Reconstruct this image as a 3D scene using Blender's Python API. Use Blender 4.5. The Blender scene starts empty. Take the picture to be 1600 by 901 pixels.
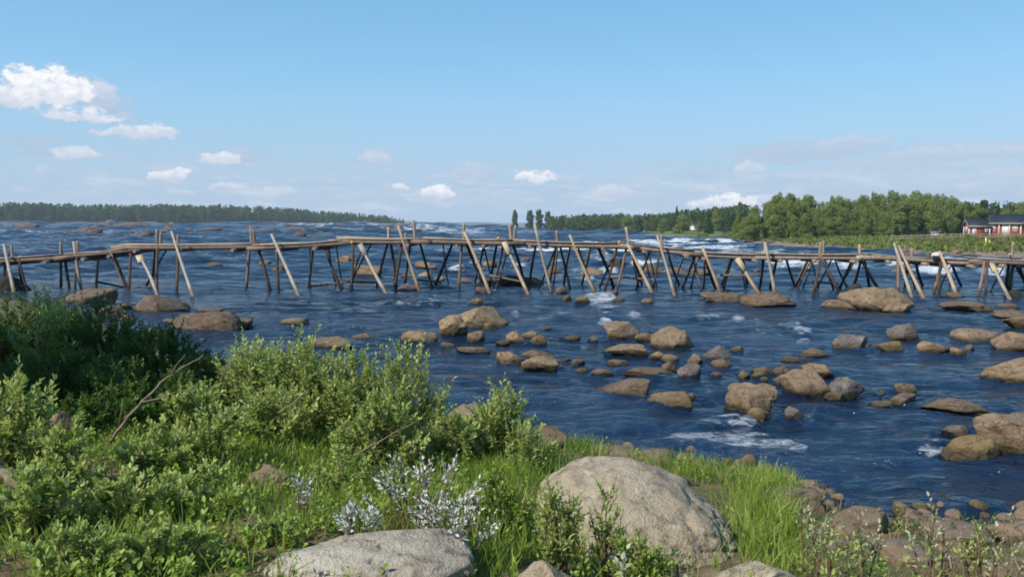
import bpy, bmesh, math, random
import numpy as np
from mathutils import Vector, Matrix

random.seed(7)
RNG = np.random.default_rng(11)
S = bpy.context.scene
COL = S.collection
R = math.radians

# ------------------------------------------------------------------ camera
F = 1256.0                     # focal length in photo pixels (1600 wide)
CAM = Vector((0.0, 0.0, 2.8))  # metres above the river
PITCH, ROLL = R(4.575), R(0.29)
ROT = Matrix.Rotation(R(90) - PITCH, 3, 'X') @ Matrix.Rotation(ROLL, 3, 'Z')
cd = bpy.data.cameras.new('camera')
cam = bpy.data.objects.new('camera', cd)
COL.objects.link(cam)
cam.matrix_world = Matrix.Translation(CAM) @ ROT.to_4x4()
cd.sensor_width = 36.0
cd.lens = 36.0 * F / 1600.0
cd.clip_start, cd.clip_end = 0.05, 20000.0
S.camera = cam

# ------------------------------------------------------------------ exposure, sampling
S.view_settings.view_transform = 'Standard'
S.view_settings.look = 'None'
S.view_settings.exposure = 0.72
S.view_settings.gamma = 1.0
S.view_settings.use_curve_mapping = False
S.render.engine = 'CYCLES'
S.cycles.use_denoising = True
try:
    S.cycles.denoiser = 'OPENIMAGEDENOISE'
    S.cycles.denoising_prefilter = 'ACCURATE'
except Exception:
    pass
S.cycles.pixel_filter_type = 'BLACKMAN_HARRIS'
S.cycles.filter_width = 1.8
S.cycles.max_bounces = 6
S.cycles.diffuse_bounces = 3
S.cycles.glossy_bounces = 3
S.cycles.transmission_bounces = 4
S.cycles.transparent_max_bounces = 6
S.cycles.volume_bounces = 0
S.cycles.caustics_reflective = False
S.cycles.caustics_refractive = False
S.cycles.sample_clamp_indirect = 6.0

# ------------------------------------------------------------------ sun and sky
SUN_EL = R(42)
SUN_DIR = Vector((-0.79, -0.61, 0)).normalized()        # towards the sun, on the ground: left and a little behind
TO_SUN = Vector((SUN_DIR.x * math.cos(SUN_EL), SUN_DIR.y * math.cos(SUN_EL), math.sin(SUN_EL)))
sl = bpy.data.lights.new('sun', 'SUN')
sl.energy, sl.angle, sl.color = 3.8, R(0.5), (1.0, 0.93, 0.82)
sun = bpy.data.objects.new('sun', sl)
COL.objects.link(sun)
sun.rotation_euler = (-TO_SUN).to_track_quat('-Z', 'Y').to_euler()

world = bpy.data.worlds.new('World')
S.world = world
world.use_nodes = True
SKY_STRENGTH = 0.1


def pix_dir(px, py):
    v = ROT @ Vector(((px - 800.0) / F, -(py - 450.5) / F, -1.0))
    return v.normalized()


def pix_azel(px, py):
    d = pix_dir(px, py)
    return math.atan2(d.x, d.y), math.asin(d.z)


class NT:
    """small helper for building node trees"""
    def __init__(self, tree):
        self.t = tree
        self.n = tree.nodes
        self.l = tree.links

    def node(self, kind, **kw):
        n = self.n.new(kind)
        for k, v in kw.items():
            setattr(n, k, v)
        return n

    def put(self, sock, v):
        if isinstance(v, bpy.types.NodeSocket):
            self.l.new(v, sock)
        elif v is not None:
            sock.default_value = v

    def math(self, op, a, b=None, c=None, clamp=False):
        n = self.node('ShaderNodeMath', operation=op, use_clamp=clamp)
        for i, v in enumerate((a, b, c)):
            if v is not None:
                self.put(n.inputs[i], v)
        return n.outputs[0]

    def vmath(self, op, a, b=None):
        n = self.node('ShaderNodeVectorMath', operation=op)
        self.put(n.inputs[0], a)
        if b is not None:
            self.put(n.inputs[1], b)
        return n.outputs[0]

    def noise(self, vec, scale, detail=3.0, rough=0.55, dist=0.0):
        n = self.node('ShaderNodeTexNoise')
        if vec is not None:
            self.l.new(vec, n.inputs['Vector'])
        n.inputs['Scale'].default_value = scale
        n.inputs['Detail'].default_value = detail
        n.inputs['Roughness'].default_value = rough
        n.inputs['Distortion'].default_value = dist
        return n.outputs['Fac']

    def ramp(self, fac, a, b, va=0.0, vb=1.0, smooth=True):
        n = self.node('ShaderNodeMapRange')
        n.interpolation_type = 'SMOOTHSTEP' if smooth else 'LINEAR'
        n.clamp = True
        self.put(n.inputs['Value'], fac)
        n.inputs['From Min'].default_value = a
        n.inputs['From Max'].default_value = b
        self.put(n.inputs['To Min'], va)
        self.put(n.inputs['To Max'], vb)
        return n.outputs['Result']

    def mix(self, fac, a, b, mode='MIX'):
        n = self.node('ShaderNodeMix', data_type='RGBA', blend_type=mode)
        self.put(n.inputs[0], fac)
        for s, v in ((n.inputs[6], a), (n.inputs[7], b)):
            if isinstance(v, tuple) and len(v) == 3:
                v = (*v, 1.0)
            self.put(s, v)
        return n.outputs[2]

    def scalevec(self, vec, s):
        n = self.node('ShaderNodeMapping')
        self.l.new(vec, n.inputs['Vector'])
        n.inputs['Scale'].default_value = s
        return n.outputs['Vector']


# clouds: centre px, centre py, half width, half height above, half height below, whiteness (0 grey .. 1 white), opacity
CLOUDS = [
    (50, 146, 72, 46, 22, 1.0, 1.0), (100, 146, 48, 44, 24, 1.0, 1.0), (15, 150, 40, 28, 18, 0.9, 0.95), (150, 148, 36, 22, 34, 0.5, 0.85), (168, 160, 50, 16, 22, 0.2, 0.55),
    (130, 184, 70, 20, 10, 0.75, 0.95), (188, 185, 30, 14, 10, 0.3, 0.6), (215, 210, 72, 15, 9, 0.6, 0.9), (240, 206, 38, 16, 12, 0.75, 0.9),
    (55, 225, 45, 12, 8, 0.15, 0.7), (65, 243, 40, 8, 7, 0.1, 0.45), (122, 243, 42, 14, 8, 0.65, 0.85), (68, 268, 24, 12, 9, 0.6, 0.6),
    (342, 251, 36, 13, 9, 0.75, 0.9), (378, 246, 38, 13, 14, 0.25, 0.75), (272, 274, 42, 13, 11, 0.8, 0.95), (285, 298, 26, 8, 7, 0.6, 0.75),
    (370, 293, 48, 9, 8, 0.6, 0.8), (445, 300, 32, 9, 8, 0.6, 0.75), (585, 249, 32, 15, 12, 0.4, 0.85), (680, 301, 30, 13, 11, 0.95, 0.95),
    (625, 292, 14, 8, 7, 0.9, 0.8), (730, 275, 42, 16, 16, 0.3, 0.7), (836, 278, 34, 14, 9, 0.95, 0.95), (800, 288, 28, 10, 10, 0.15, 0.5),
    (955, 300, 46, 14, 12, 0.55, 0.8), (885, 297, 48, 9, 10, 0.15, 0.5), (1130, 317, 56, 17, 14, 0.95, 0.95), (1172, 265, 32, 13, 12, 0.55, 0.75),
    (35, 300, 60, 9, 8, 0.35, 0.5), (110, 305, 50, 9, 8, 0.4, 0.5), (230, 318, 60, 8, 7, 0.4, 0.5), (410, 300, 26, 8, 7, 0.7, 0.7), (505, 285, 40, 8, 8, 0.2, 0.4), (560, 305, 30, 8, 7, 0.5, 0.55), (655, 312, 26, 8, 7, 0.6, 0.6), (1010, 305, 34, 10, 9, 0.5, 0.55), (900, 310, 40, 8, 7, 0.4, 0.5), (740, 262, 18, 9, 7, 0.5, 0.6), (1190, 312, 36, 10, 10, 0.7, 0.7),
    (185, 298, 28, 8, 8, 0.5, 0.55), (520, 300, 50, 9, 9, 0.45, 0.5), (760, 312, 60, 9, 9, 0.5, 0.5),
    (1270, 236, 150, 15, 12, 0.22, 0.7), (1080, 268, 80, 14, 12, 0.05, 0.4), (1500, 240, 150, 18, 16, 0.35, 0.75), (1380, 262, 120, 12, 12, 0.3, 0.65), (1560, 275, 120, 16, 20, 0.4, 0.7), (1200, 250, 70, 8, 8, 0.2, 0.5), (1440, 290, 260, 26, 34, 0.35, 0.6), (1240, 290, 160, 18, 30, 0.2, 0.35), (1330, 222, 60, 9, 8, 0.4, 0.7),
]


def build_world():
    w = NT(world.node_tree)
    w.n.clear()
    sky = w.node('ShaderNodeTexSky', sky_type='NISHITA')
    sky.sun_disc = False
    sky.sun_elevation = SUN_EL
    sky.sun_rotation = math.atan2(SUN_DIR.x, SUN_DIR.y)
    sky.altitude = 100.0
    sky.air_density, sky.dust_density, sky.ozone_density = 1.0, 0.2, 2.2
    tc = w.node('ShaderNodeTexCoord').outputs['Generated']
    sp = w.node('ShaderNodeSeparateXYZ')
    w.l.new(tc, sp.inputs[0])
    az = w.math('ARCTAN2', sp.outputs[0], sp.outputs[1])
    el = w.math('ARCSINE', sp.outputs[2])
    cb = w.node('ShaderNodeCombineXYZ')
    w.put(cb.inputs[0], az)
    w.put(cb.inputs[1], el)
    P = cb.outputs[0]
    # ragged outline: bend the coordinates with noise before measuring
    nx = w.noise(w.scalevec(P, (30, 48, 1)), 1.0, 6.0, 0.62)
    ny = w.noise(w.scalevec(P, (95, 140, 1)), 1.0, 5.0, 0.65)
    rag = w.math('ADD', w.math('MULTIPLY', w.math('SUBTRACT', nx, 0.5), 3.0), w.math('MULTIPLY', w.math('SUBTRACT', ny, 0.5), 2.0))
    lump = w.ramp(ny, 0.32, 0.66, 0.62, 1.0)          # cauliflower light and dark inside a cloud
    wn = w.node('ShaderNodeTexNoise')
    w.l.new(w.scalevec(P, (40, 60, 1)), wn.inputs['Vector'])
    wn.inputs['Scale'].default_value = 1.0
    wn.inputs['Detail'].default_value = 4.0
    warp = w.vmath('MULTIPLY', w.vmath('SUBTRACT', wn.outputs['Color'], (0.5, 0.5, 0.5)), (0.032, 0.016, 0))
    P = w.vmath('ADD', P, warp)
    dens = tone = None
    for cx, cy, hw, hu, hd, wh, op in CLOUDS:
        a0, e0 = pix_azel(cx, cy)
        ra = abs(pix_azel(cx + hw, cy)[0] - a0)
        ru, rd = abs(pix_azel(cx, cy - hu)[1] - e0), abs(pix_azel(cx, cy + hd)[1] - e0)
        q = w.vmath('MULTIPLY', w.vmath('SUBTRACT', P, (a0, e0, 0)), (1 / ra, 1 / ru, 0))
        s = w.node('ShaderNodeSeparateXYZ')
        w.l.new(q, s.inputs[0])
        dn = w.math('MULTIPLY', s.outputs[1], -ru / rd)
        yy = w.math('MAXIMUM', s.outputs[1], dn)
        r2 = w.math('MULTIPLY_ADD', yy, yy, w.math('MULTIPLY', s.outputs[0], s.outputs[0]))
        f = w.math('ADD', w.math('SUBTRACT', 1.30 if wh > 0.5 else 1.45, r2), rag)
        m = w.ramp(f, 0.1 if wh > 0.5 else -0.1, 0.9 if wh > 0.5 else 1.1, 0.0, op)
        # sunlit tops are whiter than the flat bases
        t = w.math('MULTIPLY', w.math('MULTIPLY', m, lump), w.ramp(s.outputs[1], -0.8, 0.5, wh * 0.35, wh * 1.1))
        dens = m if dens is None else w.math('MAXIMUM', dens, m)
        tone = t if tone is None else w.math('MAXIMUM', tone, t)
    # thin broken streaks low over the horizon
    st = w.noise(w.scalevec(P, (14, 95, 1)), 1.0, 4.0, 0.6)
    band = w.math('MULTIPLY', w.ramp(el, 0.0, 0.015), w.ramp(el, 0.04, 0.10, 1.0, 0.0))
    thin = w.math('MULTIPLY', w.ramp(st, 0.38, 0.68, 0.0, 0.75), band)
    dens = w.math('MAXIMUM', dens, thin)
    tone = w.math('MAXIMUM', tone, w.math('MULTIPLY', thin, 0.55))
    k = 1.0 / SKY_STRENGTH
    ccol = w.mix(tone, (0.265 * k, 0.328 * k, 0.425 * k), (0.60 * k, 0.60 * k, 0.62 * k))
    # clean northern air: deep blue overhead, paling through moist air towards the horizon
    hs = w.node('ShaderNodeHueSaturation')
    hs.inputs['Saturation'].default_value = 1.1
    hs.inputs['Value'].default_value = 1.05
    w.l.new(sky.outputs[0], hs.inputs['Color'])
    deep = w.mix(w.ramp(el, 0.10, 0.42), (0.172 * k, 0.358 * k, 0.525 * k), (0.088 * k, 0.250 * k, 0.440 * k))
    clear = w.mix(0.78, hs.outputs[0], deep)
    low = w.ramp(el, -0.01, 0.20, 0.95, 0.0)
    clear = w.mix(low, clear, (0.280 * k, 0.362 * k, 0.460 * k))
    col = w.mix(dens, clear, ccol)
    bg = w.node('ShaderNodeBackground')
    w.l.new(col, bg.inputs[0])
    bg.inputs[1].default_value = SKY_STRENGTH
    out = w.node('ShaderNodeOutputWorld')
    w.l.new(bg.outputs[0], out.inputs[0])


build_world()


# ================================================================== helpers
def tag(o, label=None, cat=None, group=None, kind=None):
    for k, v in (('label', label), ('category', cat), ('group', group), ('kind', kind)):
        if v:
            o[k] = v
    return o


def link(name, me, mats=None, parent=None, loc=None):
    o = bpy.data.objects.new(name, me)
    COL.objects.link(o)
    if mats is not None and me is not None:
        for m in (mats if isinstance(mats, (list, tuple)) else [mats]):
            me.materials.append(m)
    if parent:
        o.parent = parent
    if loc is not None:
        o.location = loc
    return o


def empty(name, loc=(0, 0, 0), rz=0.0):
    o = bpy.data.objects.new(name, None)
    COL.objects.link(o)
    o.location = loc
    o.rotation_euler = (0, 0, rz)
    o.empty_display_size = 0.2
    return o


def np_mesh(name, V, Fc, smooth=True, attrs=None):
    """V (n,3); Fc (m,k) array of equal sided faces, or list of such arrays"""
    me = bpy.data.meshes.new(name)
    V = np.ascontiguousarray(V, dtype=np.float32)
    Fl = Fc if isinstance(Fc, list) else [Fc]
    Fl = [np.asarray(f, dtype=np.int32) for f in Fl if len(f)]
    me.vertices.add(len(V))
    me.vertices.foreach_set('co', V.ravel())
    nl = sum(f.size for f in Fl)
    npoly = sum(len(f) for f in Fl)
    me.loops.add(nl)
    me.loops.foreach_set('vertex_index', np.concatenate([f.ravel() for f in Fl]))
    me.polygons.add(npoly)
    sizes = np.concatenate([np.full(len(f), f.shape[1], dtype=np.int32) for f in Fl])
    starts = np.concatenate([[0], np.cumsum(sizes)[:-1]]).astype(np.int32)
    me.polygons.foreach_set('loop_start', starts)
    me.update(calc_edges=True)
    if smooth:
        me.polygons.foreach_set('use_smooth', np.ones(npoly, dtype=bool))
    for nm, arr in (attrs or {}).items():
        a = me.attributes.new(nm, 'FLOAT', 'POINT')
        a.data.foreach_set('value', np.ascontiguousarray(arr, dtype=np.float32))
    me.validate()
    return me


_perm = np.random.default_rng(3).permutation(256).astype(np.int64)
_perm = np.concatenate([_perm, _perm, _perm])
_g = np.random.default_rng(5).normal(size=(256, 3))
_g /= np.linalg.norm(_g, axis=1)[:, None]


def perlin(p):
    p = np.asarray(p, dtype=np.float64)
    i = np.floor(p).astype(np.int64)
    f = p - i
    u = f * f * f * (f * (f * 6 - 15) + 10)
    i &= 255
    res = 0
    for dx in (0, 1):
        wx = u[:, 0] if dx else 1 - u[:, 0]
        for dy in (0, 1):
            wy = u[:, 1] if dy else 1 - u[:, 1]
            for dz in (0, 1):
                wz = u[:, 2] if dz else 1 - u[:, 2]
                h = _perm[_perm[_perm[(i[:, 0] + dx) & 255] + ((i[:, 1] + dy) & 255)] + ((i[:, 2] + dz) & 255)]
                g = _g[h]
                d = g[:, 0] * (f[:, 0] - dx) + g[:, 1] * (f[:, 1] - dy) + g[:, 2] * (f[:, 2] - dz)
                res = res + wx * wy * wz * d
    return res * 1.6


def fbm(p, octaves=4, lac=2.0, gain=0.5):
    a, s, r = 1.0, 1.0, 0
    for _ in range(octaves):
        r = r + a * perlin(p * s + 17.3 * s)
        a *= gain
        s *= lac
    return r


def sstep(a, b, x):
    t = np.clip((x - a) / (b - a), 0, 1)
    return t * t * (3 - 2 * t)


def water_z(x, y):
    """the river falls away to the right and beyond the walkway"""
    x, y = np.asarray(x, float), np.asarray(y, float)
    fall = np.interp(y, [0, 45, 100, 200, 600, 3000, 6000], [0, 0, -0.7, -1.5, -2.2, -6, -6])
    return fall * sstep(-0.22, 0.02, x / np.maximum(y, 1.0))


def at(px, py, z=None):
    """point where the sight line through a photo pixel meets the height z (or the river)"""
    d = pix_dir(px, py)
    zz = 0.0 if z is None else z
    for _ in range(12):
        t = (zz - CAM.z) / d.z if d.z < -1e-5 else 9000.0
        p = CAM + d * t
        if z is not None:
            break
        zz = 0.5 * zz + 0.5 * float(water_z(p.x, p.y))
    return p


def on_ray(px, py, y):
    d = pix_dir(px, py)
    return CAM + d * (y / d.y)


# shoreline of the near bank as y(x)
SHX = np.array([-120, -80, -40, -20, -15, -11, -6.6, -4.2, -2.3, -1.0, 0.2, 0.8, 2.3, 3.1, 3.6, 5.0, 12, 60])
SHY = np.array([95, 64, 43, 31, 26.5, 22, 17, 14.5, 12.6, 11.4, 10.6, 10.1, 9.5, 8.5, 7.7, 7.6, 8.4, 10])


def shore_dist(x, y):
    x, y = np.asarray(x, float), np.asarray(y, float)
    best = np.full(x.shape, 1e9)
    for i in range(len(SHX) - 1):
        ax, ay, bx, by = SHX[i], SHY[i], SHX[i + 1], SHY[i + 1]
        dx, dy = bx - ax, by - ay
        t = np.clip(((x - ax) * dx + (y - ay) * dy) / (dx * dx + dy * dy), 0, 1)
        best = np.minimum(best, np.hypot(x - ax - t * dx, y - ay - t * dy))
    return np.where(y < np.interp(x, SHX, SHY), best, -best)


def ground_z(x, y):
    x, y = np.atleast_1d(np.asarray(x, float)), np.atleast_1d(np.asarray(y, float))
    s = shore_dist(x, y)
    z = np.where(s > 0, 1.45 * (1 - np.exp(-s * 0.155)), 0.22 * np.maximum(s, -3)) - 0.03
    P = np.stack([x, y, x * 0], 1)
    bump = 0.10 * fbm(P * 0.55, 4) + 0.03 * fbm(P * 2.6 + 9, 3)
    return z + bump * sstep(-0.5, 1.0, s)


def gz(x, y):
    return float(ground_z([x], [y])[0])


def on_ground(px, py):
    d = pix_dir(px, py)
    z = 0.7
    for _ in range(25):
        t = (z - CAM.z) / d.z
        p = CAM + d * t
        z = 0.6 * z + 0.4 * gz(p.x, p.y)
    return p


# ================================================================== materials
def new_mat(name):
    m = bpy.data.materials.new(name)
    m.use_nodes = True
    t = NT(m.node_tree)
    t.n.clear()
    out = t.node('ShaderNodeOutputMaterial')
    return m, t, out


def principled(t, out, col, rough=0.8, spec=0.3, normal=None, metallic=0.0):
    b = t.node('ShaderNodeBsdfPrincipled')
    t.put(b.inputs['Base Color'], (*col, 1.0) if isinstance(col, tuple) and len(col) == 3 else col)
    t.put(b.inputs['Roughness'], rough)
    t.put(b.inputs['Specular IOR Level'], spec)
    b.inputs['Metallic'].default_value = metallic
    if normal is not None:
        t.l.new(normal, b.inputs['Normal'])
    t.l.new(b.outputs[0], out.inputs[0])
    return b


def bump(t, h, strength, dist):
    b = t.node('ShaderNodeBump')
    b.inputs['Strength'].default_value = strength
    b.inputs['Distance'].default_value = dist
    t.l.new(h, b.inputs['Height'])
    return b.outputs[0]


def rock_mat(name, light, mid, dark, wet=0.0, spots=0.0, scale=1.0):
    m, t, out = new_mat(name)
    tc = t.node('ShaderNodeTexCoord')
    geo = t.node('ShaderNodeNewGeometry')
    oi = t.node('ShaderNodeObjectInfo')
    P = t.vmath('ADD', tc.outputs['Object'], t.vmath('MULTIPLY', oi.outputs['Location'], (3.1, 1.7, 2.3)))
    n1 = t.noise(P, 2.2 * scale, 5, 0.6)
    n2 = t.noise(P, 9.0 * scale, 5, 0.65)
    n3 = t.noise(P, 55 * scale, 3, 0.6)
    c = t.mix(t.ramp(n1, 0.34, 0.68), mid, light)
    c = t.mix(t.ramp(n2, 0.46, 0.70, 0.0, 0.75), c, dark)
    cr = t.math('ABSOLUTE', t.math('SUBTRACT', t.noise(P, 3.4 * scale, 4, 0.6, 0.8), 0.5))
    crack = t.ramp(cr, 0.0, 0.012, 1.0, 0.0)
    c = t.mix(t.math('MULTIPLY', crack, 0.55 if not spots else 0.15), c, tuple(v * 0.45 for v in dark))
    c = t.mix(t.ramp(n3, 0.35, 0.75, 0.0, 0.45), c, t.mix(0.5, c, dark))
    if spots:
        n4 = t.noise(P, 6.0 * scale, 6, 0.72, 0.6)
        c = t.mix(t.ramp(n4, 0.56, 0.66, 0.0, spots), c, tuple(v * 0.38 for v in dark))
        n5 = t.noise(t.vmath('ADD', P, (7, 3, 1)), 14.0 * scale, 5, 0.7)
        c = t.mix(t.ramp(n5, 0.58, 0.7, 0.0, 0.45), c, (0.46, 0.45, 0.42))
    # each stone its own shade
    c = t.mix(t.math('MULTIPLY', oi.outputs['Random'], 0.15 if spots else 0.6), c, t.mix(0.55, c, (0.125, 0.10, 0.09)))
    rough = 0.85
    if wet:
        s = t.node('ShaderNodeSeparateXYZ')
        t.l.new(tc.outputs['Object'], s.inputs[0])
        hz = t.math('ADD', s.outputs[2], t.math('MULTIPLY', t.math('SUBTRACT', n2, 0.5), 0.16 * wet))
        alg = t.math('MULTIPLY', t.ramp(hz, 0.03 * wet, 0.13 * wet, 0.9, 0.0), t.ramp(n1, 0.35, 0.6, 0.1, 1.0))
        c = t.mix(alg, c, (0.095, 0.075, 0.022))                      # algae collar at the waterline
        wetf = t.ramp(hz, 0.03 * wet, 0.11 * wet, 1.0, 0.0)
        c = t.mix(t.math('MULTIPLY', wetf, 0.8), c, (0.035, 0.026, 0.014))  # wet stone
        rough = t.ramp(wetf, 0.0, 1.0, 0.85, 0.35)
    h = t.math('ADD', t.math('MULTIPLY', n2, 0.7), t.math('MULTIPLY', n3, 0.3))
    h = t.math('SUBTRACT', h, t.math('MULTIPLY', crack, 0.25 if not spots else 0.04))
    principled(t, out, c, rough, 0.25, bump(t, h, 0.85, 0.06 / scale))
    return m


def leaf_mat(name, a, b, trans=0.45, rough=0.5, back=None, gloss=0.35):
    m, t, out = new_mat(name)
    at_ = t.node('ShaderNodeAttribute', attribute_name='tint')
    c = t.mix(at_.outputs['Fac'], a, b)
    if back:
        geo = t.node('ShaderNodeNewGeometry')
        c = t.mix(geo.outputs['Backfacing'], c, back)
    p = t.node('ShaderNodeBsdfPrincipled')
    t.l.new(c, p.inputs['Base Color'])
    p.inputs['Roughness'].default_value = rough
    p.inputs['Specular IOR Level'].default_value = gloss
    tr = t.node('ShaderNodeBsdfTranslucent')
    t.l.new(t.mix(1.0, c, (0.95, 1.0, 0.45), 'MULTIPLY'), tr.inputs['Color'])
    mx = t.node('ShaderNodeMixShader')
    mx.inputs[0].default_value = trans
    t.l.new(p.outputs[0], mx.inputs[1])
    t.l.new(tr.outputs[0], mx.inputs[2])
    t.l.new(mx.outputs[0], out.inputs[0])
    return m


def wood_mat(name, a, b, rough=0.85, dark=None):
    m, t, out = new_mat(name)
    tc = t.node('ShaderNodeTexCoord')
    oi = t.node('ShaderNodeObjectInfo')
    n1 = t.noise(t.scalevec(tc.outputs['Object'], (7, 7, 1.3)), 1.0, 4, 0.65)
    n2 = t.noise(t.scalevec(tc.outputs['Object'], (2.0, 30, 30)), 1.0, 3, 0.6)
    c = t.mix(t.ramp(n1, 0.3, 0.7), a, b)
    c = t.mix(t.ramp(n2, 0.5, 0.75, 0.0, 0.5), c, t.mix(0.7, c, (0.03, 0.02, 0.015)))
    c = t.mix(t.math('MULTIPLY', oi.outputs['Random'], 0.4), c, t.mix(0.5, c, (0.10, 0.07, 0.05)))
    if dark:
        g = t.node('ShaderNodeNewGeometry')
        s = t.node('ShaderNodeSeparateXYZ')
        t.l.new(g.outputs['Position'], s.inputs[0])
        hz = t.math('ADD', s.outputs[2], t.math('MULTIPLY', n1, 0.2))
        c = t.mix(t.ramp(hz, 0.25, 0.5, 0.75, 0.0), c, dark)          # soaked foot of the pole
    principled(t, out, c, rough, 0.2, bump(t, n2, 0.3, 0.01))
    return m


def plain_mat(name, col, rough=0.7, var=0.25, scale=3.0, spec=0.3):
    m, t, out = new_mat(name)
    tc = t.node('ShaderNodeTexCoord')
    n = t.noise(tc.outputs['Object'], scale, 4, 0.6)
    c = t.mix(t.ramp(n, 0.3, 0.75, 0.0, 1.0), col, tuple(v * (1 - var) for v in col))
    principled(t, out, c, rough, spec)
    return m


M = {}
M['tan'] = rock_mat('tan_stone', (0.285, 0.20, 0.12), (0.205, 0.14, 0.081), (0.07, 0.049, 0.033), wet=1.1)
M['yellow'] = rock_mat('ochre_stone', (0.225, 0.155, 0.072), (0.155, 0.105, 0.045), (0.08, 0.056, 0.028), wet=1.5)
M['grey'] = rock_mat('grey_stone', (0.17, 0.15, 0.135), (0.105, 0.09, 0.082), (0.05, 0.043, 0.04), wet=0.9)
M['brown'] = rock_mat('brown_stone', (0.175, 0.122, 0.08), (0.12, 0.08, 0.052), (0.055, 0.038, 0.028), wet=0.8)
M['farbrown'] = rock_mat('russet_stone', (0.17, 0.112, 0.08), (0.11, 0.075, 0.056), (0.05, 0.037, 0.03), scale=0.25)
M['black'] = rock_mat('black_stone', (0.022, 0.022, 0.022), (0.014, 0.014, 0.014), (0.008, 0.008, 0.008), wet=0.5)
M['pale'] = rock_mat('pale_granite', (0.36, 0.305, 0.225), (0.29, 0.23, 0.155), (0.155, 0.115, 0.078), spots=0.6)
M['lichen'] = rock_mat('lichen_granite', (0.39, 0.35, 0.285), (0.28, 0.24, 0.185), (0.12, 0.095, 0.07), spots=0.75)
M['bank'] = rock_mat('earthy_stone', (0.20, 0.15, 0.105), (0.14, 0.098, 0.066), (0.065, 0.045, 0.032), spots=0.35)
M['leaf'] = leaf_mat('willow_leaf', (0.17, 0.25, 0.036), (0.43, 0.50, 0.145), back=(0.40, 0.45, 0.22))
M['leaf_shade'] = leaf_mat('shade_toned_leaf', (0.045, 0.098, 0.014), (0.095, 0.17, 0.028), trans=0.4)  # darker green puts the left thicket's shade into the leaf colour
M['leaf_pale'] = leaf_mat('sage_willow_leaf', (0.24, 0.29, 0.14), (0.40, 0.44, 0.27), trans=0.3, rough=0.7, back=(0.42, 0.45, 0.34))
M['leaf_white'] = leaf_mat('downy_willow_leaf', (0.40, 0.42, 0.37), (0.58, 0.59, 0.55), trans=0.2, rough=0.8)
M['cover'] = leaf_mat('herb_leaf', (0.13, 0.23, 0.028), (0.34, 0.43, 0.085))
M['grass'] = leaf_mat('grass_blade', (0.115, 0.205, 0.020), (0.31, 0.37, 0.075), trans=0.4)
M['dry'] = leaf_mat('dry_grass_blade', (0.22, 0.15, 0.08), (0.38, 0.29, 0.16), trans=0.25, rough=0.8)
M['birch'] = leaf_mat('birch_foliage', (0.14, 0.195, 0.052), (0.28, 0.33, 0.105), trans=0.5, gloss=0.1)
M['birch_far'] = leaf_mat('mixed_wood_foliage', (0.045, 0.078, 0.020), (0.10, 0.145, 0.04), trans=0.35, gloss=0.05)
M['spruce'] = leaf_mat('spruce_foliage', (0.018, 0.042, 0.016), (0.045, 0.08, 0.028), trans=0.1, gloss=0.1)
M['scrub'] = leaf_mat('bank_scrub_foliage', (0.11, 0.12, 0.05), (0.20, 0.20, 0.095), trans=0.2, gloss=0.1)
M['meadow'] = leaf_mat('meadow_blade', (0.10, 0.135, 0.035), (0.17, 0.19, 0.065), trans=0.3, gloss=0.1)
M['brace_grey'] = wood_mat('silvered_pole', (0.27, 0.225, 0.18), (0.36, 0.315, 0.265), dark=(0.13, 0.09, 0.06))
M['bark'] = plain_mat('bark', (0.15, 0.115, 0.085), 0.9, 0.5, 9)
M['birchbark'] = plain_mat('birch_bark', (0.38, 0.35, 0.31), 0.9, 0.6, 2)
M['twig'] = plain_mat('twig_bark', (0.15, 0.10, 0.06), 0.85, 0.4, 14)
M['drift'] = plain_mat('bleached_wood', (0.22, 0.165, 0.115), 0.9, 0.5, 14)
M['wood'] = wood_mat('weathered_wood', (0.19, 0.145, 0.115), (0.30, 0.24, 0.195))
M['planks'] = wood_mat('grey_planks', (0.22, 0.18, 0.15), (0.31, 0.265, 0.225))
M['brace'] = wood_mat('pale_pole', (0.33, 0.23, 0.15), (0.42, 0.315, 0.22), dark=(0.14, 0.09, 0.055))
M['fresh'] = wood_mat('fresh_cut_wood', (0.42, 0.335, 0.20), (0.48, 0.41, 0.28))
M['leg'] = wood_mat('dark_pole', (0.040, 0.027, 0.020), (0.085, 0.058, 0.042), dark=(0.012, 0.009, 0.007))
M['leg2'] = wood_mat('brown_pole', (0.16, 0.11, 0.08), (0.23, 0.165, 0.125), dark=(0.03, 0.02, 0.013))
M['red'] = plain_mat('falu_red_boards', (0.27, 0.062, 0.048), 0.85, 0.25, 6)
M['white'] = plain_mat('white_paint', (0.62, 0.61, 0.58), 0.6, 0.08, 4)
M['roof'] = plain_mat('dark_roofing', (0.022, 0.026, 0.040), 0.6, 0.3, 5)
M['glass'] = plain_mat('window_glass', (0.05, 0.06, 0.07), 0.08, 0.2, 4, 0.6)
M['curtain'] = plain_mat('curtained_glass', (0.45, 0.44, 0.42), 0.3, 0.15, 4, 0.5)
M['yellowp'] = plain_mat('yellow_paint', (0.78, 0.62, 0.10), 0.6, 0.15, 6)
M['lash'] = plain_mat('orange_cord', (0.55, 0.30, 0.06), 0.7, 0.3, 30)
M['petal'] = plain_mat('yellow_petals', (0.85, 0.50, 0.01), 0.6, 0.2, 60)
M['stemg'] = plain_mat('green_stalk', (0.12, 0.19, 0.05), 0.6, 0.2, 30)
M['pinkwall'] = plain_mat('faded_red_boards', (0.48, 0.24, 0.19), 0.8, 0.2, 3)
M['canvas'] = plain_mat('white_canvas', (0.52, 0.51, 0.49), 0.8, 0.3, 8)


# ================================================================== geometry builders
_ico = {}


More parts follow.
